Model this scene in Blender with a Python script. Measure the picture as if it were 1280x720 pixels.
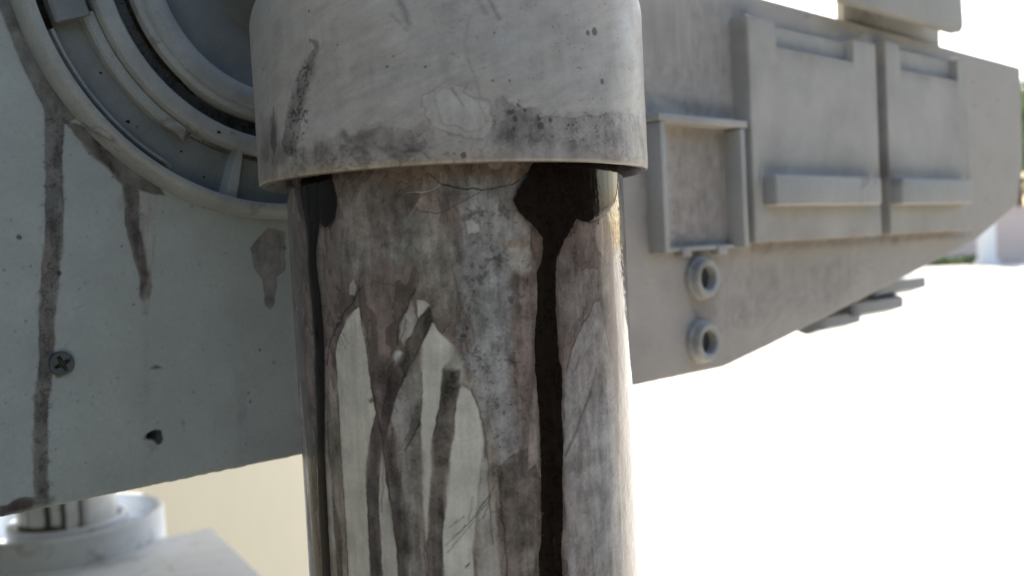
import bpy, bmesh, math, random
import numpy as np
from mathutils import Vector, Matrix

for o in list(bpy.data.objects): bpy.data.objects.remove(o)
scn = bpy.context.scene
col0 = scn.collection
R = math.radians

# ------------------------------------------------------------------ camera
cd = bpy.data.cameras.new('camera'); cam = bpy.data.objects.new('camera', cd); col0.objects.link(cam)
cd.sensor_width = 36.0; cd.lens = 1150 / 1280 * 36
cd.clip_start = .01; cd.clip_end = 400
cam.location = (0, 0, .5)
cam.matrix_world = Matrix.Translation((0, 0, .5)) @ Matrix.Rotation(R(90 - 2.4), 4, 'X') @ Matrix.Rotation(R(-2.9), 4, 'Z')
cd.dof.use_dof = True; cd.dof.focus_distance = .268; cd.dof.aperture_fstop = 15
scn.camera = cam

# ------------------------------------------------------------------ sky, sun, exposure
SUN_AZ, SUN_EL = 14, 47
w = bpy.data.worlds.new('World'); scn.world = w; w.use_nodes = True
nt = w.node_tree; bg = nt.nodes['Background']
sky = nt.nodes.new('ShaderNodeTexSky'); sky.sky_type = 'NISHITA'; sky.sun_disc = False
sky.sun_elevation = R(SUN_EL); sky.sun_rotation = R(SUN_AZ); sky.air_density = 1.0; sky.dust_density = 2.0; sky.ozone_density = 1.0
nt.links.new(sky.outputs[0], bg.inputs[0]); bg.inputs[1].default_value = .14
sl = bpy.data.lights.new('sun', 'SUN'); sl.energy = 4.2; sl.angle = R(.53); sl.color = (1, .95, .87)
so = bpy.data.objects.new('sun', sl); col0.objects.link(so); so.location = (2, 6, 8)
sd_ = Vector((math.sin(R(SUN_AZ)) * math.cos(R(SUN_EL)), math.cos(R(SUN_AZ)) * math.cos(R(SUN_EL)), math.sin(R(SUN_EL))))
so.rotation_euler = sd_.to_track_quat('Z', 'Y').to_euler()
vs = scn.view_settings; vs.view_transform = 'Standard'; vs.look = 'None'; vs.gamma = 1; vs.use_curve_mapping = False
vs.exposure = 1.48
vs.use_white_balance = True; vs.white_balance_temperature = 7250; vs.white_balance_tint = 10
scn.render.engine = 'CYCLES'
scn.cycles.max_bounces = 8; scn.cycles.diffuse_bounces = 5

# ------------------------------------------------------------------ stain and painted-shade tables: shapes in surface millimetres
ROD_STAINS=[
('P',[(-33.1,516.7),(-20.3,518.1),(-18.5,506.7),(-21.7,496.7),(-30.2,494.7),(-36,500.7)],(.26,.24,.215),.7,6,0,3),
('P',[(-22.4,518.3),(-10.1,517.5),(-10,507.4),(-14.1,497.5),(-21.5,500.1),(-22.2,509.2)],(.15,.13,.122),.7,6,0,3),
('P',[(-2.5,519.2),(9.8,519.8),(21.5,519.5),(18.7,513.9),(9.6,515.3),(-1.6,515.9)],(.2,.2,.205),.7,3,0,2),
('P',[(-7.8,509.5),(-5.2,510.9),(.1,506.9),(2.1,501.2),(1.2,492.3),(.1,481.1),(-1.2,481.2),(-5.7,481.4),(-7.7,487.8),(-9.4,490.5),(-8.4,499.5)],(.27,.252,.225),.7,2.2,.1,1.5),
('P',[(-13.3,510.9),(-8.6,511.8),(-8.1,503.9),(-9.4,497.3),(-14.2,496.4),(-16.9,499.9)],(.28,.28,.265),.6,3,0,4),
('P',[(3.8,513.4),(9.6,516.5),(17.6,513.9),(20.7,504.8),(17.7,493.6),(16.7,475.5),(17.2,461.8),(18.6,443.3),(17.1,437.7),(10.1,438.5),(7.2,449),(4.1,462.8),(2.8,471.9),(2.5,487.7),(2.5,501.2)],(.275,.268,.262),.8,2.5,0,3),
('P',[(18.8,493.6),(24.5,493.2),(24.3,479.5),(24,465.7),(22.5,456.7),(17.9,452.6),(16.7,466.4),(16.9,480.1)],(.19,.155,.14),.8,2.5,0,2),
('P',[(5.2,508.6),(8.3,509.4),(8.8,505.8),(5.6,505)],(.48,.45,.43),.8,.8,0,.6),
('P',[(16.6,500.5),(23.4,500.8),(23.5,493.8),(19.1,493.3),(15.9,496)],(.36,.335,.3),.85,.6,.1,.6),
('P',[(15.8,502.8),(23.6,503.3),(23.4,500.6),(15.2,500.5)],(.24,.19,.14),.6,.6,0,.8),
('P',[(20.6,512),(24.3,506.9),(24,502.4),(20.6,503.7),(18.4,508.3)],(.3,.27,.235),.6,1.2,0,1),('S',[(3.9,514.5),(21.2,513.8),(22.5,493.4),(20.9,463.7),(17.3,441.2),(5.8,444.5),(2.8,471.9),(1.8,496.7)],(.07,.06,.06),.5,1.6,.62),('S',[(6.8,505.4),(18.3,504.9),(17.8,495.9),(8.6,496.4)],(.05,.045,.045),.5,2.2,.57),('S',[(1.3,485.5),(8,485.2),(6.9,464.9),(2.4,465.2)],(.07,.055,.05),.6,1.4,.6),('S',[(7.3,471.7),(31.8,469.6),(28,284.4),(10.8,287.3)],(.08,.066,.06),.5,1.3,.6),('S',[(33.9,481.1),(67.8,478.2),(56.7,276.4),(29.4,284.1)],(.11,.1,.1),.35,1.1,.62),
('P',[(-29.7,493.5),(-28.9,491.6),(-29.4,489.3),(-31.5,489.4),(-31.3,491.7)],(.38,.35,.32),.7,.6,0,.5),
('P',[(-11.7,487.2),(-15.2,480.6),(-15.6,476.7),(-14.3,474.7),(-10,479.3),(-10,483.3),(-10.7,486.8)],(.36,.335,.31),.75,.8,0,.8),
('P',[(-13.8,467.1),(-9.2,472.5),(-9.6,465.7),(-10.2,458.9),(-12.2,448.7),(-16.3,441.8),(-17.9,447),(-19.8,453.4),(-17.3,461.2)],(.33,.31,.29),.8,.8,0,.6),
('P',[(-5.8,480.5),(-3.9,478.1),(-1.5,475.3),(1.6,470.2),(4,461.9),(1.9,463),(-.7,465.4),(-1.8,469.9)],(.34,.32,.28),.8,.6,.1,.6),
('P',[(-28.3,485.9),(-27.8,482.4),(-26.9,479.2),(-25.9,470.4),(-25.4,461.2),(-24.4,455.2),(-25.1,452.8),(-27,448.3),(-29,437.7),(-29.4,425.9),(-30.6,285.6),(-39.2,284.2),(-38.9,424.7),(-39.4,436.7),(-38.8,453.5),(-38.7,466.5),(-38.7,472.5),(-36.7,477.2),(-33.3,482),(-30.3,484.7)],(.55,.505,.43),.92,.25,.45,.35),
('P',[(-22.9,446),(-22.3,438.1),(-21.1,428.4),(-20.7,420.8),(-19.7,413.8),(-18.4,287),(-26.9,286.1),(-25.4,426.3),(-24.5,438)],(.48,.44,.385),.9,.25,.35,.3),
('P',[(-5.7,480.7),(-3.9,478.1),(-1.5,475.3),(-.3,473.7),(-.7,469.9),(-2.8,468.4),(-3.4,467.3),(-4.5,459.4),(-5.6,455.1),(-7.4,447.4),(-7.9,442.4),(-7.9,438.3),(-9,432.6),(-10,422.3),(-11.3,415.4),(-12.2,287.2),(-12.3,287.2),(-11,419.7),(-11.4,425.3),(-11.2,438.4),(-10.6,452.7),(-9.5,468),(-9.1,474.3),(-7.3,478.3)],(.56,.525,.45),.95,.25,.3,.3),
('P',[(1.8,462.5),(4,460.8),(6,455.9),(7.3,450.1),(7.4,445.8),(6.1,441.1),(5.4,435.4),(4.5,428.2),(3.3,421.8),(2.4,415),(1.8,287),(-7.1,287.3),(-6.4,417.9),(-5.3,426.6),(-3.8,437.1),(-2.8,442.7),(-1.2,450.6),(-.2,457.9),(.9,461.6)],(.54,.51,.445),.95,.25,.3,.3),
('P',[(-9.6,487.2),(-7.3,486.8),(-6.1,485.7),(-7.9,483.7),(-9.7,482)],(.55,.505,.43),.9,.3,.2,.3),
('P',[(-15.8,473.1),(-14.9,472.4),(-15.3,470.6),(-17.1,468.3),(-17.8,469.9),(-17.9,471.3),(-17.1,472.7)],(.56,.54,.52),.9,.25,.4,.3),
('P',[(-.3,473.7),(1.1,470.7),(2.4,465.2),(1.1,462.1),(-.7,465.4),(-2.9,467.3),(-2.5,470)],(.4,.38,.345),.7,.6,.1,.5),
('P',[(6.1,444.5),(8.3,439.8),(9.2,430.5),(9.7,421.3),(10.7,286.2),(1.8,287),(3.3,421.8),(5.4,435.4)],(.4,.38,.35),.75,.6,.15,.6),
('P',[(-45.1,457.8),(-45.8,443.1),(-44.3,436),(-43.9,424),(-45.2,282.9),(-49.6,281.9),(-48,423.2),(-47.5,435.6)],(.38,.35,.31),.7,.4,.2,.4),
('P',[(-42.2,465.2),(-39.1,458.2),(-38.9,443.9),(-38.7,429.6),(-39.2,284.2),(-44.8,283),(-43.9,424),(-44.3,436),(-44.3,453)],(.3,.27,.23),.7,.3,.35,.4),
('P',[(-65.9,465.8),(-63.8,455.8),(-62.2,440.7),(-60.8,425.7),(-63.3,278),(-74.9,274.3),(-74.9,417.1),(-75,438.3)],(.38,.35,.32),.7,.4,.2,.4),
('P',[(46.7,483.1),(50.3,483.3),(51.6,477.4),(52.9,471.1),(55.3,463.9),(57.3,456.7),(58.1,436.5),(55.5,275.5),(29,283),(31.1,439.2),(32.4,455.5),(34,463.2),(35.6,469.2),(38.8,474.5),(42.8,478.2)],(.31,.295,.285),.75,.5,.35,.5),
('P',[(33.1,462.4),(46.1,462.7),(43,455.9),(40.2,451.5),(35.6,444.6),(32.3,440),(32.1,450.8)],(.27,.25,.235),.5,2,0,1.2),
('P',[(42.8,454),(58.2,454),(58.7,447.7),(47.1,449.2),(41.5,450.3)],(.23,.22,.225),.6,1.8,0,1),
('P',[(42.1,449.3),(55.3,448.3),(55.3,427),(53.4,276.2),(39.5,280.4),(41.2,430.2)],(.36,.355,.35),.5,.8,.05,.4),
('P',[(33.3,495.1),(55.5,492.8),(57.3,484.1),(47.8,484.7),(36.6,476.1),(32.1,474.2)],(.21,.19,.178),.5,2,0,2),('L',[(46.7,482.9),(42.8,478.2),(38.8,474.5),(35.4,469.2),(33.7,463.5)],.28,(.095,.083,.076),.8),('L',[(51.1,482.5),(51.8,474.7),(54,467.1),(56.9,463.7)],.22,(.095,.083,.076),.7),('L',[(46.5,462.6),(42.6,455.5),(39.5,450.7),(35.6,444.6),(32.3,439.7)],.55,(.095,.083,.076),.6),
('P',[(-25.7,468.6),(-25.1,461.2),(-24.1,455.4),(-23.2,449.2),(-22.6,446),(-20.4,451.6),(-19.1,456.2),(-17,461.7),(-13.5,467.6),(-16.3,470.4),(-18.4,467.7),(-19.2,470.4),(-23.3,472.7)],(.115,.096,.09),.8,.5,.2,.5),
('P',[(-9.8,482),(-6,484.8),(-5.8,480.9),(-9.1,474.5),(-13.5,467.4),(-16.2,463.5),(-19.2,462.4),(-20.2,464),(-17.1,468.1),(-14.4,472.2)],(.125,.11,.1),.75,.4,.3,.4),
('P',[(-19.5,465.8),(-18.2,467.6),(-16,465.8),(-19.7,454.3),(-22.3,446.9),(-23.6,451.5),(-22.2,456.6)],(.07,.056,.054),.75,.6,.1,.4),
('P',[(-24.5,454.2),(-22.8,447.4),(-24.4,439.2),(-25.4,426.3),(-26.8,286.1),(-30.5,285.7),(-29.3,425.9),(-28.7,437.7),(-26.8,448.3)],(.105,.092,.086),.85,.4,.25,.35),
('P',[(-22.6,446.9),(-19.6,448.6),(-17.8,445.2),(-17.1,436),(-16.6,424.5),(-16,412.9),(-15.6,287.1),(-18.4,287),(-19.7,413.8),(-21,426.6),(-22,435.8)],(.13,.115,.106),.85,.8,.3,.4),
('P',[(-17.7,446.3),(-10.4,452.1),(-11.3,436.1),(-11.5,424.6),(-11.5,415.4),(-12.7,287.2),(-16.6,287.1),(-16.7,422.1),(-17.3,436)],(.25,.232,.21),.8,.8,.15,.5),
('P',[(-10,458.9),(-10.6,452.5),(-13.2,448),(-15.3,444.8),(-16.7,441.7),(-17.3,444.7),(-14.1,449.8),(-11.8,456.6)],(.15,.13,.12),.7,.7,.3,.5),
('P',[(-3.3,467.3),(1.4,467),(.9,462.1),(-.5,456.3),(-1.3,450.6),(-2.8,442.7),(-3.8,437.1),(-5.1,426.8),(-6.3,417.7),(-7.1,287.3),(-11.7,287.3),(-11,415.4),(-9.9,422.3),(-8.9,432.6),(-7.8,439.5),(-7.4,447.4),(-5.6,455.1),(-4.4,459.4)],(.135,.118,.11),.85,.35,.2,.4),
('P',[(-44.3,428.3),(-41.7,421.9),(-40.7,416),(-41.7,409.8),(-43.5,283.3),(-45.2,282.9),(-43.9,411.8),(-44.4,419)],(.085,.07,.065),.85,.5,.3,.4),
('P',[(10.5,438.4),(11.1,430.4),(11.4,424.6),(11.7,416.5),(12.6,286),(21.7,284.5),(22.8,424.2),(22.9,435.8),(19.8,443.2),(14.9,441.4)],(.155,.132,.12),.75,.9,.25,.6),
('P',[(15.9,425.2),(17.6,420.3),(20.2,413),(20.7,284.7),(16.6,285.4),(15.8,413.6)],(.2,.18,.165),.6,.6,.2,.5),
('P',[(23.2,464),(24,461.1),(23.8,451.9),(23.3,439.2),(19.4,436.3),(19.9,445.4),(21.1,454.5)],(.3,.26,.235),.7,.5,.25,.4),('L',[(22.9,464.5),(21,456.8),(18.8,447.9),(17.5,436.5)],.9,(.11,.09,.08),.55),
('P',[(6.3,453.6),(8.9,451.1),(10.8,444.1),(11.2,437.2),(9.4,425.9),(7.8,426.1),(8.1,435.2),(7.4,444.4)],(.27,.235,.2),.6,.5,.2,.5),('L',[(-27.8,490.7),(-30.1,488),(-32.1,485.9),(-34.1,483.8),(-36,481.5),(-38.7,478.6),(-41.3,474.8),(-43.1,468.7)],.3,(.045,.038,.036),.8),('L',[(-9.8,490.3),(-11.9,487.5),(-13.5,484.4),(-15.1,481.3),(-16.1,477.2),(-16.5,474.9)],.35,(.045,.038,.036),.75),('L',[(-27.8,490.7),(-25.2,492.2),(-21.9,492.8),(-16.9,491.7),(-13.4,490.2),(-10.3,490.1)],.3,(.095,.083,.076),.45),('L',[(-28.3,485.9),(-27.5,479.6),(-25.9,470.4),(-25.2,460),(-24.2,455.2),(-23.2,449.7),(-22.6,446.2)],.28,(.045,.038,.036),.7),('L',[(-22.6,446.2),(-22,435.8),(-21,426.6),(-19.9,415),(-18.6,287.6)],.28,(.045,.038,.036),.75),('L',[(4,461),(6,455.9),(7.4,449),(7.4,444.4),(8,437.5),(7.6,429.5),(7.8,416.9)],.22,(.095,.083,.076),.6),('L',[(10.5,438.4),(11.3,425.5),(11.7,416.7),(12.4,286.7)],.25,(.045,.038,.036),.6),('L',[(-19.9,463.5),(-18.7,467.4),(-17.8,469.9),(-19.9,467.4),(-20.6,464.4)],.3,(.045,.038,.036),.6),('L',[(1.5,482.1),(2.7,479.8),(3.7,471.9),(7.2,469.9),(9.3,467.5)],.3,(.095,.083,.076),.5),('L',[(.7,496.8),(1.8,491.1),(2.5,484.3),(5.4,478.6),(5.6,474)],.35,(.095,.083,.076),.5),('L',[(-9.5,466.8),(-10,458.9),(-10.6,452.7),(-12.9,448.7),(-15.8,444.5)],.22,(.045,.038,.036),.65),('L',[(-5.6,480.5),(-7.3,478.1),(-10.4,473),(-13.5,467.6),(-17,461.7)],.22,(.045,.038,.036),.65),('L',[(-39.4,437.9),(-38.8,424.8),(-39,285.4)],.2,(.095,.083,.076),.6),('L',[(-38.7,466.5),(-38.8,453.5),(-39.4,437.9)],.22,(.095,.083,.076),.6),('L',[(-67.7,439.7),(-67,424.3),(-64.9,409.2),(-64.3,278.5)],.35,(.045,.038,.036),.6),('L',[(-64,463.4),(-62.9,450.8),(-59.4,441.2),(-59.9,425.9)],.3,(.095,.083,.076),.5),('L',[(-38.7,478.4),(-37.1,476.4),(-36.2,474.4)],.25,(.095,.083,.076),.5),('L',[(-37.6,478.6),(-35.6,476.1),(-34.3,473.5)],.25,(.095,.083,.076),.5),('L',[(-36.5,479.1),(-34.5,477.3),(-33.2,475.4)],.25,(.095,.083,.076),.5),('L',[(-40.3,477.2),(-38.7,476),(-37.9,474.9)],.25,(.095,.083,.076),.5),('L',[(-14.3,482.8),(-15,479.4),(-16.2,476.1)],.25,(.095,.083,.076),.5),('L',[(-13.2,481.6),(-14,478.8),(-15.4,476)],.25,(.095,.083,.076),.5),('L',[(-17.4,467.6),(-16.3,465.8),(-15.7,464)],.25,(.095,.083,.076),.5),('L',[(-17.5,465.8),(-16.1,464),(-15.3,462.1)],.25,(.095,.083,.076),.5),('L',[(-18.2,462.6),(-17.1,460.8),(-16.4,459)],.25,(.095,.083,.076),.5),('L',[(-19.5,458.9),(-18.2,457.3),(-17.4,455.7)],.25,(.095,.083,.076),.5),('L',[(-20.4,455.5),(-19.5,452.1),(-19.1,448.6)],.25,(.095,.083,.076),.5),('L',[(4.9,426.3),(.3,420.9),(-4.8,415.3)],.25,(.095,.083,.076),.5),('L',[(7.9,430.7),(3.3,425.5),(-1.8,420.3)],.25,(.095,.083,.076),.5),('L',[(7.3,428.9),(1.1,423.1),(-5.6,417.2)],.25,(.095,.083,.076),.5),('L',[(9.4,433.3),(7.4,430.4),(5,427.5)],.25,(.095,.083,.076),.5),('L',[(-2.1,423.3),(-.6,424.4),(.3,425.5)],.25,(.095,.083,.076),.5),('L',[(-3.9,422.7),(-2.5,423.5),(-1.5,424.4)],.25,(.095,.083,.076),.5),('L',[(-24.2,426.4),(-23.3,435.7),(-22.9,445)],.25,(.095,.083,.076),.5),('L',[(8.1,430.6),(7.1,427.5),(5.7,424.4)],.25,(.095,.083,.076),.5),('L',[(36.1,463.2),(37.5,464.2),(38.2,465.3)],.25,(.095,.083,.076),.5),('L',[(37.5,464.7),(38.5,466),(38.9,467.4)],.25,(.095,.083,.076),.5),('L',[(-2.1,465),(-.8,464.7),(.1,464.4)],.25,(.095,.083,.076),.5),('L',[(3.3,430.6),(2.5,427.4),(1.2,424.3)],.25,(.095,.083,.076),.5),
('P',[(-26.7,458.8),(-24.6,460),(-24.5,458.6),(-26.2,457.9)],(.045,.038,.036),.7,.3,0,.3),
('P',[(-.2,411),(1.4,412.1),(1.2,411.2),(-.0,410.3)],(.045,.038,.036),.6,.3,0,.3),('L',[(-11.6,517.3),(-8.3,517.6),(-4.9,517.1),(-2.6,517.9),(-1.2,519.4),(-.8,522.7)],.16,(.4,.39,.37),.7),('L',[(-11.6,517.1),(-8.3,517.2),(-4.9,516.8),(-2.4,517.7)],.12,(.045,.038,.036),.6),('L',[(-4.4,522.5),(-2.7,520.6),(-.8,519.2),(2.1,518.1),(6.3,517.5),(10.8,516.9),(14.7,517.4),(19,518.4),(21.5,519.7)],.22,(.02,.02,.02),.85),('L',[(-8.6,512.5),(-3,510.8),(-.7,511.4),(2,512.8),(5,514.2),(9.6,516.2)],.22,(.095,.083,.076),.6),('L',[(-10.5,510.6),(-8.6,512.5),(-6.6,515.5)],.7,(.36,.31,.28),.6),('L',[(-10.1,510.7),(-8.1,512.9)],.4,(.095,.083,.076),.6),
('P',[(61.2,522.5),(80.6,524.8),(79.9,492.9),(80.3,442.2),(71.5,449.3),(66.5,465.5),(62.9,486.2)],(.085,.083,.072),.8,.9,.1,.5),
('P',[(61.4,458.6),(77.9,453.5),(80.3,442.2),(80.8,263.7),(55.2,273.1)],(.28,.275,.265),.7,.9,.1,.5),
('P',[(22.7,520.1),(20.9,517.5),(19.2,514.1),(20,511.4),(21.7,509.5),(24.3,507.2),(26,505.5),(28.5,504),(33.7,502),(34.7,518.2)],(.05,.041,.036),.92,.35,.3,.5),
('P',[(22.4,517.9),(25.9,518.7),(28.3,514.6),(28.9,510.9),(26.5,511),(23.7,514.7)],(.15,.13,.115),.75,1.2,0,.7),
('P',[(36.9,524),(80.9,526.3),(81,517.1),(70.5,513.5),(61.1,510.8),(55.5,509.2),(50.1,507.6),(46.4,506.9),(41,507.7),(38.2,504.7),(33.9,504.3)],(.045,.026,.02),.92,.3,.4,.4),
('P',[(45.8,519.5),(56.7,520.5),(55.7,510.7),(48.6,509.2),(45.5,510.7)],(.09,.085,.075),.6,1.5,0,1),
('P',[(24.2,506.5),(28.3,504.1),(28.3,499.9),(27.6,497.2),(25.7,495),(24.2,497.4),(24,502.4)],(.12,.09,.075),.8,.4,.3,.4),
('P',[(23.8,497.8),(25.6,494.3),(23.6,463.5),(23.3,475),(22.8,479.6)],(.16,.13,.115),.7,.5,.1,.4),
('P',[(-40.5,522.9),(-36.2,522.5),(-34.3,518),(-35.1,512.3),(-37.7,509.2),(-41.8,509.4)],(.03,.022,.018),.92,.4,.3,.4),
('P',[(-40.8,519.7),(-38.2,519.9),(-39.2,512.5),(-41.6,511.5)],(.12,.11,.095),.7,1,0,.6),
('P',[(-59.5,523.1),(-39.7,522.8),(-41.8,509.4),(-44.9,503.4),(-49.7,503),(-51,509.8),(-56.2,516)],(.06,.055,.05),.8,1.5,0,.6),
('P',[(-44.3,509.5),(-41,509.3),(-42.3,496.1),(-44.6,481.8),(-46.4,481.8)],(.17,.155,.135),.6,.6,.1,.5)]
ROD_WET=[[(52.5,524.5),(80.6,526.2),(79.9,492.9),(80.8,263.7),(54.2,273.4),(56.4,426.8),(60.2,471.3),(58.7,501.3)]]
OIL_RUNS=[[(26.3,525.1),(68.5,526.7),(68,518.5),(63.6,513.3),(58.5,510.5),(54.5,509.2),(50.1,507.7),(46.4,507),(43.4,507.2),(41,507.8),(39.6,506.5),(37.8,504.2),(35.5,502),(33.9,499.5),(32.6,497),(31.7,492.8),(31.1,482.2),(31.2,474.3),(31.4,467.3),(32.1,464.9),(32.1,461.4),(32,458.3),(31.4,454),(31.3,442.9),(30.5,433.4),(30.2,422.6),(28.9,411.3),(28.1,280.9),(20.8,282.3),(21.3,411.1),(22.3,415.2),(23.5,436.9),(23.7,450.5),(23.3,465.8),(23.5,475),(24.7,481.8),(25.3,493.2),(27,496.5),(27.7,499.5),(27.7,502.7),(26.2,505),(24.3,507.2),(22.1,508.8),(20.3,510.9),(19.3,513.9),(20.4,517),(22.2,519.7),(24.1,521.9)],[(-52.3,524.4),(-41.9,524.4),(-40.8,519.7),(-41.7,514.6),(-43,509.4),(-45,502.9),(-45.5,498.6),(-44.4,489.7),(-43.9,480.7),(-44,471.8),(-45.9,453.8),(-47.5,440),(-47.4,436.8),(-47.7,423),(-50.6,279.1),(-57,277.3),(-54.1,421.8),(-53.3,435.9),(-50.9,453.3),(-50.7,467.1),(-49.6,471.5),(-50,480.5),(-50.4,489.7),(-51.1,498.7),(-50.5,503.1),(-50.4,509.8),(-52.5,515.3),(-53.6,519.5)],[(-41.7,526.3),(-36.6,525.8),(-35,521.3),(-34.3,517.8),(-34.7,514.1),(-36,511.2),(-38,509.6),(-40.3,509.1),(-42.5,510.6),(-42.9,514.6),(-42.8,519.8)]]
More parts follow.
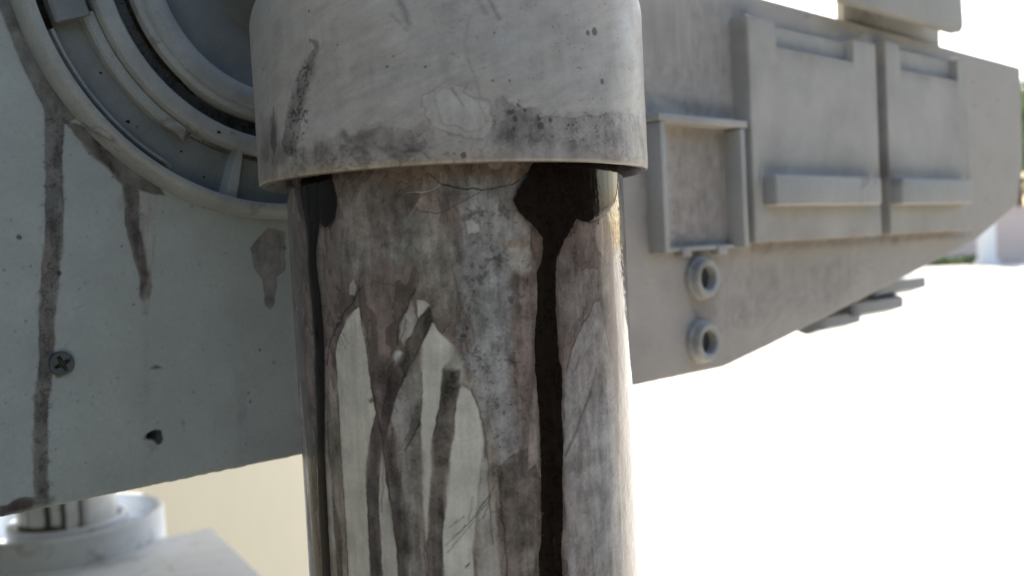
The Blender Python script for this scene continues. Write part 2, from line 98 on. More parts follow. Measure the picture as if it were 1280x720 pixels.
COLLAR_STAINS=[
('P',[(-34.4,556.2),(-16.6,552.9),(2.9,548.3),(9.1,543.9),(-6,542.4),(-24.3,546.2),(-34.9,550.8)],(.27,.245,.235),.35,4,0,4),
('P',[(-9,568.2),(8.2,567.3),(8.6,554.5),(2.9,547.3),(-5.3,555.2),(-7.5,562.8)],(.27,.26,.25),.4,3,0,3),
('P',[(-84.4,537.8),(-30.5,533.3),(-6.3,537.1),(10.9,535.3),(34.3,533.1),(81.7,535.1),(79.1,524.8),(12.4,522.7),(-11.6,522.4),(-71.6,520.3)],(.25,.215,.19),.5,5,0,4),
('P',[(-60.5,572.6),(-28,568.4),(-16.4,556.1),(-27.2,542.2),(-54.1,541.1),(-67.1,557.4)],(.34,.315,.28),.4,6,0,5),
('P',[(3.9,567.4),(36.4,568.5),(64.6,558.6),(62.9,541.7),(24.8,541.6),(11.6,550.2)],(.33,.33,.32),.4,6,0,5),
('P',[(19.8,535.1),(76.2,538.3),(78.9,523.5),(19.1,523.2)],(.22,.2,.19),.45,4,0,3),
('P',[(-37.6,561.4),(-34.4,560.6),(-34.9,558.1),(-37.5,551.8),(-39.7,549),(-41.2,546.1),(-42.9,539.6),(-44.8,534.2),(-46.7,530.5),(-51.7,530.4),(-54,534.1),(-51.5,539.6),(-47.1,545.8),(-43.9,551),(-39.4,555.9),(-36.6,558.8)],(.15,.128,.118),.7,.6,.2,1),('S',[(-37.6,561.4),(-33.5,560.5),(-37.5,551.8),(-39.4,548.1),(-41,537.1),(-46,529.8),(-54.3,531.8),(-47.4,545.9),(-43.9,551.5)],(.035,.028,.026),.85,1,.56),
('P',[(-62.4,542.2),(-56.8,543.8),(-55.5,537.8),(-55.1,533.1),(-49.6,533.6),(-51.9,528.1),(-58.5,527.6),(-66.9,530.8)],(.13,.11,.1),.6,1.5,0,1),
('P',[(-59.3,541.8),(-57.4,539.2),(-57.1,534),(-59.7,531.2),(-61.6,535)],(.045,.037,.033),.75,.9,0,.8),('L',[(-57.6,545.3),(-58.1,542.1)],.4,(.045,.038,.036),.7),('L',[(-61,558.1),(-61.5,547.3)],.3,(.095,.083,.076),.4),
('P',[(-70,545.8),(-63.1,542.3),(-65.3,530.7),(-73.6,530.3)],(.22,.2,.18),.5,1.5,0,1),
('P',[(-48.3,529.8),(-39,530.6),(-33.4,531.8),(-22.6,533.9),(-15.4,534.8),(-3,534.3),(-3.1,528.1),(-11.3,527.8),(-15.9,526.6),(-23.2,524.8),(-31.1,524.1),(-45.4,524.9)],(.18,.146,.128),.6,2.2,.1,2.5),('S',[(-48.2,530.7),(-33.4,532.3),(-22.6,534.7),(-10.8,535.3),(-3,534.3),(-3.2,527.3),(-15.9,526),(-31.2,523.7),(-46.5,524.6)],(.075,.058,.052),.45,1.8,.57),
('P',[(-27.7,534.3),(-15.4,535),(-17.9,532.2),(-27.9,530.9)],(.11,.09,.085),.5,1.6,0,2),
('P',[(-18.1,529.6),(-6.8,529.2),(-2.9,528.1),(-6.9,527.1),(-15.8,527.7)],(.085,.07,.065),.6,1,0,1.5),
('P',[(-84.4,526.3),(-51.2,526.4),(-36.9,525.5),(-23.2,525.2),(-15.9,526),(1.7,526),(12.6,526.2),(19.3,526.5),(19,521),(-37.3,519.9),(-84.3,519.9)],(.3,.25,.18),.65,1.2,0,1.5),('S',[(-69.3,528.7),(19.4,527.5),(19,521),(-71.6,520.3)],(.12,.085,.06),.55,1.4,.58),
('P',[(13.7,539.5),(15.5,540.3),(17.8,541.4),(19.1,539.4),(22.2,538.4),(26.4,537.1),(28.1,536),(44.7,536.6),(57.8,538.2),(76.4,539.3),(80.8,526.2),(56.7,525.9),(39.6,527.6),(31.5,528.6),(21.7,527.5),(15.8,525.2),(11.4,524.5),(10.4,526.7),(14.4,531.9),(13.8,536.9)],(.225,.205,.195),.75,.7,.25,1),
('P',[(13.9,539.5),(17.8,541.2),(21.1,538.1),(27.4,536.2),(28.1,531.9),(24.1,528.6),(16,528.2),(14.5,533)],(.155,.137,.13),.65,1.6,.1,1.5),('S',[(13.8,540.6),(32,537.4),(31.4,527.5),(13.1,527.7)],(.07,.06,.055),.42,1.8,.58),('S',[(29.4,536.7),(85.8,541.2),(83.3,523.3),(34,527.5)],(.09,.08,.075),.6,.9,.58),
('P',[(22.9,528.1),(31.5,529.5),(45.8,528),(39.4,525.1),(23.8,524.2),(14.6,523.5),(12.9,524.9)],(.3,.265,.245),.6,.9,.1,1),
('P',[(51.5,525),(58.9,525.8),(59.3,524.1),(51.8,523.8)],(.1,.035,.025),.7,.9,0,.6),
('P',[(1.7,525.5),(14.8,526.5),(21.7,528.6),(19.1,523.4),(1.6,522.7)],(.17,.145,.13),.5,1.8,0,1.5),('D',[(21.8,539.2)],.5,(.05,.042,.04),.75),('D',[(20.5,535.5)],.9,(.05,.042,.04),.75),('D',[(19,537.3)],.8,(.05,.042,.04),.75),('D',[(20.1,537.5)],.7,(.05,.042,.04),.75),('D',[(27.6,535.6)],.7,(.05,.042,.04),.75),('D',[(28,533.6)],1.2,(.05,.042,.04),.75),('D',[(31.3,535.2)],.7,(.05,.042,.04),.75),('D',[(37.4,534)],.5,(.05,.042,.04),.75),('D',[(38.8,534.1)],.5,(.05,.042,.04),.75),('D',[(23.8,537.7)],.5,(.05,.042,.04),.75),('D',[(19.9,532.7)],.6,(.05,.042,.04),.75),('D',[(36.5,532.9)],.3,(.05,.042,.04),.75),('D',[(40,534.8)],.3,(.05,.042,.04),.75),('D',[(31.6,530.8)],.4,(.05,.042,.04),.75),('D',[(22.3,538.8)],.4,(.05,.042,.04),.75),('D',[(6,526)],.9,(.05,.042,.04),.75),('D',[(5.9,552.1)],.2,(.05,.042,.04),.75),('D',[(16,558.5)],.3,(.05,.042,.04),.75),('D',[(49.1,561.3)],1.3,(.05,.042,.04),.75),('D',[(46.3,560.5)],.8,(.05,.042,.04),.75),('D',[(51.6,547.1)],.9,(.05,.042,.04),.75),('D',[(-11.6,553.5)],.3,(.05,.042,.04),.75),('D',[(-13.5,550.9)],.4,(.05,.042,.04),.75),('D',[(-28.1,558.4)],.3,(.05,.042,.04),.75),('D',[(-37.6,569.1)],.4,(.05,.042,.04),.75),('D',[(19.6,545.7)],.4,(.05,.042,.04),.75),('D',[(14.9,545.7)],.4,(.05,.042,.04),.75),('D',[(-3,549.9)],.4,(.05,.042,.04),.75),('D',[(-64.5,557.8)],.5,(.05,.042,.04),.75),
('P',[(5.3,544.8),(-.5,544.2),(-3.6,543.1),(-4.6,540.6),(-3.9,537),(-2.1,534.9),(1.2,532.2),(5.2,530.7),(10,530.3),(13.3,531.3),(14.4,535.2),(13.3,539.9),(10.3,541.7),(8.1,544.3)],(.4,.375,.345),.45,.35,.28,1.2),
('P',[(-.6,543.4),(-1.1,540.4),(-.3,537),(2.2,534.5),(6.4,532.8),(11.6,533.1),(12.3,537.4),(10.7,540.8),(6.8,540.5),(4,543.6)],(.42,.4,.37),.35,.35,.25,1.4),('L',[(4,544),(5.1,541.4),(6.7,539)],.3,(.095,.083,.076),.5),('L',[(8.1,545),(6.9,542.9),(9.4,541.3),(12.2,540.4)],.3,(.17,.15,.14),.5),('L',[(9.4,548.6),(10.5,545.5),(11.2,541.7),(13.8,540.3)],.35,(.2,.18,.17),.5),('L',[(-9,568.2),(-7.8,565.1),(-6.9,561.7)],.9,(.15,.135,.125),.6),('L',[(-11.4,564.6),(-9.3,562.3),(-7.2,559.6)],.4,(.18,.16,.15),.4),('L',[(12.1,567.3),(13.3,565.1),(14.1,563.9)],.8,(.15,.135,.13),.6),('L',[(15.2,567.3),(16.8,564.3),(17.6,562.6)],.6,(.13,.12,.11),.6),('L',[(9.3,563),(7.6,555.6),(9.4,548.1)],.5,(.24,.22,.21),.5),('L',[(-5.3,528.7),(-4.1,529.9)],.3,(.095,.083,.076),.6),('L',[(-6.8,528.3),(-4.3,526.9),(-3,525.6)],.35,(.095,.083,.076),.6)]
HULL_STAINS_SHADE=[
('P',[(-121.7,594.9),(-115.1,584.5),(-112.6,575.9),(-110.5,568.9),(-106.3,559.1),(-104.3,553.7),(-105.1,537.4),(-106,524.1),(-107.1,510.9),(-108.6,503),(-110.6,484.7),(-111.4,471.5),(-113.7,458.6),(-115,442.9),(-115.7,432.4),(-115.7,425.5),(-117.3,423.7),(-122.7,423.4),(-126.3,422.9),(-130.8,422.7),(-130.7,425.2),(-124.9,425.7),(-118.9,427.3),(-111.3,425),(-111.4,431.5),(-110.9,442.1),(-109.6,458),(-106.8,470.9),(-105.9,484.2),(-103,501.4),(-101.4,510.7),(-100.5,524.1),(-99.9,537.5),(-98.6,549.6),(-94.6,551.7),(-102.4,566.5),(-109,576.3),(-110.1,596.8)],(.092,.082,.076),.82,.2,.35,.35),('S',[(-104.3,553.2),(-98.5,550.9),(-101.4,510.7),(-105.9,484.2),(-109.1,457.9),(-111.3,425),(-116.1,426.1),(-114,458.6),(-110.6,484.7),(-108.1,503)],(.04,.034,.03),.7,.8,.55),('S',[(-80.7,531.1),(-74.7,529.7),(-75,504.3),(-73.7,489.9),(-77.4,489.1),(-79.2,504.4)],(.035,.03,.027),.7,.8,.55),
('P',[(-126.1,425.7),(-118.9,427.3),(-110.3,425.1),(-111.4,423.5),(-119.2,422.6),(-126.3,422.1)],(.04,.033,.03),.8,.5,.2,.7),
('P',[(-98.5,550.9),(-95,545.7),(-91.5,540.4),(-85.3,535.1),(-80.8,529.1),(-80.7,522.7),(-80.6,515.7),(-78.7,503.6),(-76.9,496.4),(-77.4,489.6),(-75.8,488.1),(-74,489.4),(-73.3,496.2),(-74.8,503.4),(-75.7,514.2),(-75.9,520.7),(-74.9,527.5),(-70.7,526.3),(-66.2,525.5),(-67.7,528.1),(-78.5,535.8),(-91,548.6)],(.08,.068,.062),.85,.2,.35,.35),
('P',[(-79.2,512.9),(-75.3,512.8),(-73.1,498.5),(-73.9,490.5),(-75.8,488.1),(-77.3,490.8),(-76.6,497.2)],(.07,.058,.054),.6,.3,.2,.3),
('P',[(-75.4,528),(-69,525.8),(-70.8,512.7),(-72.1,501.3),(-74.2,487.1),(-74.7,483.2),(-77.2,483.7),(-77.1,489.6),(-73.8,497.1),(-75.2,509.9)],(.23,.215,.2),.6,.3,.2,.4),
('P',[(-34.4,505.6),(-32.3,508),(-26.6,513.1),(-19.5,511.4),(-20.5,496.3),(-24.1,494.3),(-25.8,484),(-27.7,481.6),(-29.6,483.4),(-30,493),(-33,497.5)],(.15,.132,.12),.75,.25,.35,.4),
('P',[(-30.1,486.2),(-25.7,485.9),(-26.2,482.8),(-28,481.4),(-29.6,483.1)],(.12,.105,.095),.6,.3,.2,.3),
('P',[(-80.4,526.9),(-82.5,524.1),(-82.2,520.7),(-80.2,521.8)],(.22,.205,.195),.6,.4,.2,.5),
('P',[(-15.5,508.1),(-12.4,501.6),(-17.5,425),(-21,425.6)],(.3,.29,.27),.4,1,0,.4),
('P',[(-77,483.1),(-75,482.9),(-77.5,424.5),(-80.3,425.1)],(.24,.245,.235),.25,.8,0,.3),
('P',[(-43.1,478.6),(-38.9,478.3),(-40.2,424.5),(-44.8,424.5)],(.2,.205,.2),.22,.8,0,.3),('D',[(-114.7,511.9)],.9,(.035,.03,.028),.8),('D',[(-103.4,499.6)],.9,(.035,.03,.028),.95),('D',[(-119.9,501.5)],.6,(.035,.03,.028),.35),('D',[(-114.7,484.5)],.6,(.035,.03,.028),.35),('D',[(-33.1,466)],.6,(.035,.03,.028),.85),('D',[(-27.7,460.6)],.5,(.035,.03,.028),.7),('D',[(-38.4,446.8)],.6,(.035,.03,.028),.7),('D',[(-100.5,456.1)],.5,(.035,.03,.028),.3),('D',[(-79.8,487.3)],.4,(.035,.03,.028),.8),('D',[(-60.3,453.6)],.4,(.035,.03,.028),.6),('D',[(-95.3,495.9)],.3,(.035,.03,.028),.6),('D',[(-85.4,493)],.2,(.035,.03,.028),.6),('D',[(-89.1,497.4)],.2,(.035,.03,.028),.5),('D',[(-19.9,505.1)],.7,(.035,.03,.028),.6),('D',[(-64.6,443.1)],.9,(.035,.03,.028),.3),('D',[(-116.2,460.8)],.25,(.035,.03,.028),.7),('D',[(-119.3,463.8)],.3,(.035,.03,.028),.3),('D',[(-71.2,453.7)],.3,(.035,.03,.028),.3),('D',[(-62.8,470.7)],.25,(.035,.03,.028),.4),('D',[(-99.5,505.8)],.25,(.035,.03,.028),.5),('D',[(-82.5,507.9)],.4,(.035,.03,.028),.6),('D',[(-91,539.9)],.5,(.035,.03,.028),.6),('D',[(-83.9,532.1)],.5,(.035,.03,.028),.6),('D',[(-56.4,521.7)],.6,(.035,.03,.028),.35),('D',[(-99.3,435)],.5,(.035,.03,.028),.3),('D',[(-122.3,458.8)],.3,(.035,.03,.028),.5),('D',[(-117.6,490.5)],.3,(.035,.03,.028),.3),('D',[(-27.6,457.8)],.2,(.035,.03,.028),.5),('D',[(-30.3,441.8)],.25,(.035,.03,.028),.5),('D',[(-101.8,447)],.3,(.035,.03,.028),.3),('D',[(-48,485.1)],.15,(.035,.03,.028),.5),('D',[(-111.6,428.9)],.3,(.035,.03,.028),.5),('D',[(-97.6,487.9)],.3,(.035,.03,.028),.3),
('P',[(-75.4,464.1),(-73.4,465),(-71.2,463.8),(-73.2,463.8)],(.03,.028,.027),.9,.2,0,.2),
('P',[(-79.6,439.8),(-77.8,441.5),(-75.5,442.1),(-73.2,441.3),(-72.9,437.2),(-74.7,436.6),(-76.6,438.7)],(.008,.008,.008),.95,.3,0,.7),
('P',[(-78.3,438.1),(-75.3,436.7),(-74,434.8),(-77.4,434.3)],(.2,.2,.19),.5,.6,0,.8),('R',[(-104.6,469.6)],4.7,(.06,.055,.05),.75),('L',[(-65.2,444),(-64.3,439.5)],.6,(.2,.2,.19),.4),('L',[(-53.2,440.6),(-52.9,436)],.3,(.2,.2,.19),.4),('L',[(-99.4,487.7),(-96,488.3)],.3,(.22,.21,.2),.5),
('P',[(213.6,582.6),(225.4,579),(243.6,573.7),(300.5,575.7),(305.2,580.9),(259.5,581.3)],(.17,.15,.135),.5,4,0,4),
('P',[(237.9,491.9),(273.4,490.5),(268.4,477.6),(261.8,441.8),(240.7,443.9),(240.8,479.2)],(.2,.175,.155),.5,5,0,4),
('P',[(300.8,642.3),(308.7,643.4),(309,495.1),(473.1,495.5),(642.3,494.8),(642,490.6),(472.8,491.3),(303.4,491.2)],(.15,.132,.12),.6,3,0,3),  # grime and contact shadow painted left of and below the hatch panels
('P',[(473.5,642.2),(498.9,641.4),(488.6,496.2),(465.6,495.7)],(.12,.105,.1),.6,3,0,3),  # painted grime and contact shadow along the farther panel's left edge
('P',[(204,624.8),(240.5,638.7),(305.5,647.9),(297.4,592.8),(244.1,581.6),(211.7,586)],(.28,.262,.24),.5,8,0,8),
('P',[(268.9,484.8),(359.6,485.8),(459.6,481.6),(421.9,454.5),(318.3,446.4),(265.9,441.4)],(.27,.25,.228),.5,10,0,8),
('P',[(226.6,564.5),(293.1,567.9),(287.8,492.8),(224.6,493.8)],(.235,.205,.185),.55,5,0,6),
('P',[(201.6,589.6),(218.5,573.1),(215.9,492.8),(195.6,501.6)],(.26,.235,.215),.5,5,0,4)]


# ------------------------------------------------------------------ numpy paint helpers
def noise2(u, v, scale, seed=0):
    rng = np.random.RandomState(seed); g = rng.rand(256, 256)
    x = u / scale + 1000.37; y = v / scale + 1000.71
    xi = np.floor(x).astype(int); yi = np.floor(y).astype(int); fx = x - xi; fy = y - yi
    fx = fx * fx * (3 - 2 * fx); fy = fy * fy * (3 - 2 * fy)
    a = g[xi % 256, yi % 256]; b = g[(xi + 1) % 256, yi % 256]; c = g[xi % 256, (yi + 1) % 256]; d = g[(xi + 1) % 256, (yi + 1) % 256]
    return (a * (1 - fx) + b * fx) * (1 - fy) + (c * (1 - fx) + d * fx) * fy
def fbm(u, v, scale, seed=0, octv=4):
    s = 0; a = 1; t = 0
    for i in range(octv):
        s = s + a * noise2(u, v, scale / 2 ** i, seed + i); t += a; a *= .55
    return s / t
def sstep(x): x = np.clip(x, 0, 1); return x * x * (3 - 2 * x)
def segdist(u, v, pts, closed):
    P = np.array(pts, float); n = len(P); d = np.full(u.shape, 1e9); ins = np.zeros(u.shape, bool)
    for i in range(n if closed else n - 1):
        a = P[i]; b = P[(i + 1) % n]; e = b - a; L = max(e @ e, 1e-9)
        t = np.clip(((u - a[0]) * e[0] + (v - a[1]) * e[1]) / L, 0, 1)
        d = np.minimum(d, np.hypot(u - a[0] - t * e[0], v - a[1] - t * e[1]))
        if closed:
            c = ((a[1] > v) != (b[1] > v)); ins ^= c & (u < (b[0] - a[0]) * (v - a[1]) / ((b[1] - a[1]) or 1e-9) + a[0])
    return np.where(ins, -d, d) if closed else d
def box(u, v, pts, m):
    P = np.array(pts); lo = P.min(0) - m; hi = P.max(0) + m
    return np.nonzero((u > lo[0]) & (u < hi[0]) & (v > lo[1]) & (v < hi[1]))[0]
def paint(u, v, colr, ops):
    seed = 7
    wn1 = fbm(u, v, 3.0, 91, 4) - .5; wn2 = fbm(u, v, 3.0, 131, 4) - .5
    mott = fbm(u, v, 5.0, 33, 5); fine = fbm(u, v, .7, 53, 3); strk = fbm(u, v * .12, 1.6, 63, 3); feath = fbm(u, v, 9, 73, 2); big = fbm(u, v, 7, 83, 3)
    for op in ops:
        k = op[0]; seed += 3
        if k == 'P':
            _, pts, c, al, soft, tide, warp = op
            i = box(u, v, pts, soft * 2 + 2 + warp * 2)
            if not len(i): continue
            sd = segdist(u[i] + wn1[i] * warp * 2.2, v[i] + wn2[i] * warp * 2.2, pts, True)
            kk = .5 + 5.0 * np.clip(feath[i] - .42, 0, .5) * 2 if soft < 1 else 1.0          # edges sharp here, feathered there
            m = sstep(.5 - sd / (2 * soft * kk)) * al * np.clip(1 + (big[i] - .5) * .7, .5, 1.15).clip(0, 1 / max(al, .01))
            amp = 1.15 - .95 * min(max((np.mean(c) - .12) / .3, 0), 1)                         # dirt is patchy, clean paint is not
            tone = np.clip(1 + ((mott[i] - .5) * 1.6 + (strk[i] - .5) * .9 + (fine[i] - .5) * .55) * amp, .35, 1.7)
            colr[i] = colr[i] * (1 - m[:, None]) + np.array(c)[None] * tone[:, None] * m[:, None]
            if tide:
                colr[i] *= (1 - tide * (.35 + 1.1 * mott[i]) * np.exp(-(sd / .3) ** 2) / (1 + np.clip(kk - 1.2, 0, 9)))[:, None]
        elif k == 'L':
            _, pts, wd, c, al = op
            i = box(u, v, pts, wd * 3 + 2)
            if not len(i): continue
            d = segdist(u[i] + wn1[i] * 1.2, v[i] + wn2[i] * 1.2, pts, False)
            m = np.exp(-(d / wd) ** 2) * al * np.clip(.35 + 1.1 * mott[i] + (fine[i] - .5), 0, 1)
            colr[i] = colr[i] * (1 - m[:, None]) + np.array(c)[None] * m[:, None]
        elif k == 'S':
            _, pts, c, al, sc, th = op
            i = box(u, v, pts, 3)
            if not len(i): continue
            sd = segdist(u[i] + wn1[i] * 4, v[i] + wn2[i] * 4, pts, True)
            n = .6 * fbm(u[i], v[i], sc * .7, seed, 4) + .4 * fbm(u[i], v[i], sc * 3, seed + 50, 2); m = sstep((n - th + .03) / .12) * sstep(.5 - sd / 3) * al
            colr[i] = colr[i] * (1 - m[:, None]) + np.array(c)[None] * m[:, None]
        elif k in 'DR':
            _, pts, r, c, al = op
            i = box(u, v, pts, r * 2 + 2)
            if not len(i): continue
            d = np.hypot((u[i] - pts[0][0]) * 1.15 + wn1[i] * r * .9, v[i] - pts[0][1] + wn2[i] * r * .9)
            m = (sstep(.5 - (d - r) / .35) if k == 'D' else sstep(.5 - (d - r) / .5) * np.clip(wn1[i] * 6 + .55, 0, 1)) * al
            colr[i] = colr[i] * (1 - m[:, None]) + np.array(c)[None] * m[:, None]
    return colr

# ------------------------------------------------------------------ materials
def mat(name, base=(.3, .3, .3), rough=.6, var=.12, vscale=40, bump=.15, bscale=400, attr=None, wet=None, metal=0, spec=.5, coat=0, grime=None):
    m = bpy.data.materials.new(name); m.use_nodes = True; t = m.node_tree; N = t.nodes; L = t.links; b = N['Principled BSDF']
    tc = N.new('ShaderNodeTexCoord')
    n1 = N.new('ShaderNodeTexNoise'); n1.inputs['Scale'].default_value = vscale; n1.inputs['Detail'].default_value = 8; n1.inputs['Roughness'].default_value = .62
    L.new(tc.outputs['Object'], n1.inputs['Vector'])
    n2 = N.new('ShaderNodeTexNoise'); n2.inputs['Scale'].default_value = bscale; n2.inputs['Detail'].default_value = 5
    L.new(tc.outputs['Object'], n2.inputs['Vector'])
    mr = N.new('ShaderNodeMapRange'); mr.inputs['From Min'].default_value = .3; mr.inputs['From Max'].default_value = .7
    mr.inputs['To Min'].default_value = 1 - var; mr.inputs['To Max'].default_value = 1 + var; L.new(n1.outputs['Fac'], mr.inputs['Value'])
    mr2 = N.new('ShaderNodeMapRange'); mr2.inputs['From Min'].default_value = .3; mr2.inputs['From Max'].default_value = .7
    mr2.inputs['To Min'].default_value = 1 - var * .6; mr2.inputs['To Max'].default_value = 1 + var * .6; L.new(n2.outputs['Fac'], mr2.inputs['Value'])
    mu = N.new('ShaderNodeMath'); mu.operation = 'MULTIPLY'; L.new(mr.outputs[0], mu.inputs[0]); L.new(mr2.outputs[0], mu.inputs[1])
    vm = N.new('ShaderNodeVectorMath'); vm.operation = 'SCALE'
    if attr:
        at = N.new('ShaderNodeAttribute'); at.attribute_name = attr; L.new(at.outputs['Color'], vm.inputs[0])
    else:
        vm.inputs[0].default_value = base
    L.new(mu.outputs[0], vm.inputs['Scale'])
    src = vm.outputs[0]
    if grime:                                   # patches of dried dirt with a shape of their own
        g = N.new('ShaderNodeTexNoise'); g.inputs['Scale'].default_value = grime[1]; g.inputs['Detail'].default_value = 9; g.inputs['Roughness'].default_value = .7; g.inputs['Distortion'].default_value = .6
        L.new(tc.outputs['Object'], g.inputs['Vector'])
        gr = N.new('ShaderNodeMapRange'); gr.inputs['From Min'].default_value = grime[2]; gr.inputs['From Max'].default_value = grime[2] + .1; gr.inputs['To Max'].default_value = grime[3]
        L.new(g.outputs['Fac'], gr.inputs['Value'])
        mx = N.new('ShaderNodeMix'); mx.data_type = 'RGBA'; L.new(gr.outputs[0], mx.inputs['Factor']); L.new(src, mx.inputs[6]); mx.inputs[7].default_value = (*grime[0], 1); src = mx.outputs[2]
    L.new(src, b.inputs['Base Color'])
    rr = N.new('ShaderNodeMapRange'); rr.inputs['From Min'].default_value = .3; rr.inputs['From Max'].default_value = .7
    rr.inputs['To Min'].default_value = max(rough - .1, .02); rr.inputs['To Max'].default_value = min(rough + .1, 1); L.new(n1.outputs['Fac'], rr.inputs['Value'])
    if wet:
        wa = N.new('ShaderNodeAttribute'); wa.attribute_name = wet
        mw = N.new('ShaderNodeMix'); L.new(wa.outputs['Fac'], mw.inputs['Factor']); L.new(rr.outputs[0], mw.inputs[2]); mw.inputs[3].default_value = .07
        L.new(mw.outputs[0], b.inputs['Roughness'])
        if coat: L.new(wa.outputs['Fac'], b.inputs['Coat Weight'])
    else: L.new(rr.outputs[0], b.inputs['Roughness'])
    b.inputs['Metallic'].default_value = metal; b.inputs['Specular IOR Level'].default_value = spec
    b.inputs['Coat Weight'].default_value = coat; b.inputs['Coat Roughness'].default_value = .06
    if bump:
        bp = N.new('ShaderNodeBump'); bp.inputs['Strength'].default_value = bump; bp.inputs['Distance'].default_value = .0006
        L.new(n2.outputs['Fac'], bp.inputs['Height']); L.new(bp.outputs[0], b.inputs['Normal'])
    return m
GREY = (.36, .365, .345)
M = {
 'hull': mat('weathered_grey_paint', rough=.58, var=.06, vscale=60, bump=.13, bscale=1500, attr='paint', spec=.2),
 'panel': mat('grey_panel_paint', (.36, .355, .335), .62, .12, 18, .2, 700, spec=.25, grime=((.17, .148, .13), 14, .58, .6)),
 'sheet': mat('grey_hatch_paint', rough=.62, var=.1, vscale=40, bump=.2, bscale=700, attr='paint', spec=.25),
 'hip': mat('hip_grey_paint', (.135, .148, .146), .45, .16, 70, .2, 1400, spec=.25, grime=((.06, .054, .05), 55, .63, .85)),
 'rim': mat('hip_rim_paint', (.225, .24, .236), .45, .16, 70, .2, 1400, spec=.3, grime=((.07, .062, .057), 50, .59, .8)),
 'grime': mat('oily_grime_shade', (.035, .033, .03), .3, .5, 160, .4, 900, grime=((.015, .013, .012), 90, .5, .9)),
 'collar': mat('collar_paint', rough=.4, var=.06, vscale=90, bump=.1, bscale=1700, attr='paint', wet='wet', spec=.35),
 'rod': mat('stained_column_paint', rough=.28, var=.05, vscale=140, bump=.04, bscale=1800, attr='paint', wet='wet', spec=.3, coat=1),
 'oil': mat('black_oil', (.011, .0072, .0062), .05, .3, 300, 0, 500, spec=.25),
 'screw': mat('zinc_screw', (.10, .115, .125), .36, .15, 900, .2, 3000, metal=.6),
 'barrel': mat('blue_grey_metal', (.2, .23, .27), .5, .15, 60, .2, 700),
 'dark': mat('dark_bore', (.05, .047, .045), .7, .3, 200, .2, 900),
 'foot': mat('pale_foot_paint', (.58, .65, .75), .5, .1, 20, .15, 600, grime=((.25, .26, .27), 22, .55, .6)),
 'footrod': mat('rear_column_paint', rough=.4, var=.08, vscale=90, bump=.1, bscale=900, attr='paint'),
 'ground': mat('pale_concrete', (.42, .41, .385), .85, .1, 3, .3, 60),
 'beige': mat('beige_render', (.31, .30, .245), .9, .05, 6, .3, 140),
}

# ------------------------------------------------------------------ mesh helpers
def link(name, me, m, parent=None):
    o = bpy.data.objects.new(name, me); col0.objects.link(o)
    if m: me.materials.append(m)
    if parent: o.parent = parent
    return o
def from_np(name, V, Fq, smooth=True):
    me = bpy.data.meshes.new(name); V = np.asarray(V, np.float32); Fq = np.asarray(Fq, np.int32)
    me.vertices.add(len(V)); me.vertices.foreach_set('co', V.ravel())
    k = Fq.shape[1]; me.loops.add(Fq.size); me.loops.foreach_set('vertex_index', Fq.ravel())
    me.polygons.add(len(Fq)); me.polygons.foreach_set('loop_start', np.arange(0, Fq.size, k, dtype=np.int32))
    me.update(calc_edges=True); me.validate()
    if smooth: me.shade_smooth()
    return me
def grid_faces(nc, nr, wrap=False, off=0):
    c = np.arange(nc if wrap else nc - 1); r = np.arange(nr - 1); C_, R_ = np.meshgrid(c, r, indexing='ij')
    n = (C_ + 1) % nc
    return np.stack([C_ * nr + R_, n * nr + R_, n * nr + R_ + 1, C_ * nr + R_ + 1], -1).reshape(-1, 4) + off
def set_col(me, name, c):
    a = me.color_attributes.new(name, 'FLOAT_COLOR', 'POINT'); rgba = np.ones((len(me.vertices), 4), np.float32); rgba[:len(c), :3] = c
    if len(c) < len(rgba): rgba[len(c):, :3] = c.mean(0)
    a.data.foreach_set('color', rgba.ravel())
def set_f(me, name, f):
    a = me.attributes.new(name, 'FLOAT', 'POINT'); a.data.foreach_set('value', np.asarray(f, np.float32))
def bm_obj(name, bm, m, parent=None, angle=32):
    bmesh.ops.recalc_face_normals(bm, faces=bm.faces)
    me = bpy.data.meshes.new(name); bm.to_mesh(me); bm.free(); me.shade_smooth(); me.set_sharp_from_angle(angle=R(angle))
    return link(name, me, m, parent)
def prism(bm, pts, y0, y1, bevel=0, seg=2):
    """polygon in local x-z pushed from y0 (front) to y1"""
    f = [bm.verts.new((x, y0, z)) for x, z in pts]; b = [bm.verts.new((x, y1, z)) for x, z in pts]; n = len(pts)
    fs = [bm.faces.new(f), bm.faces.new(b[::-1])] + [bm.faces.new((f[i], b[i], b[(i + 1) % n], f[(i + 1) % n])) for i in range(n)]
    if bevel:
        bmesh.ops.bevel(bm, geom=list(set(e for q in fs for e in q.edges)), offset=bevel, segments=seg, profile=.6, affect='EDGES', clamp_overlap=True)
def boxp(bm, x0, x1, y0, y1, z0, z1, bevel=0, seg=2):
    prism(bm, [(x0, z0), (x1, z0), (x1, z1), (x0, z1)], y0, y1, bevel, seg)
def lathe_z(bm, prof, cx=0, cy=0, n=96):
    rings = []
    for r, z in prof:
        rings.append([bm.verts.new((cx + r * math.cos(2 * math.pi * i / n), cy + r * math.sin(2 * math.pi * i / n), z)) for i in range(n)] if r > 1e-7 else [bm.verts.new((cx, cy, z))])
    for a, b in zip(rings, rings[1:]):
        for i in range(n):
            j = (i + 1) % n
            q = [a[i % len(a)], a[j % len(a)], b[j % len(b)], b[i % len(b)]]; u = []
            for v in q:
                if v not in u: u.append(v)
            if len(u) > 2: bm.faces.new(u)
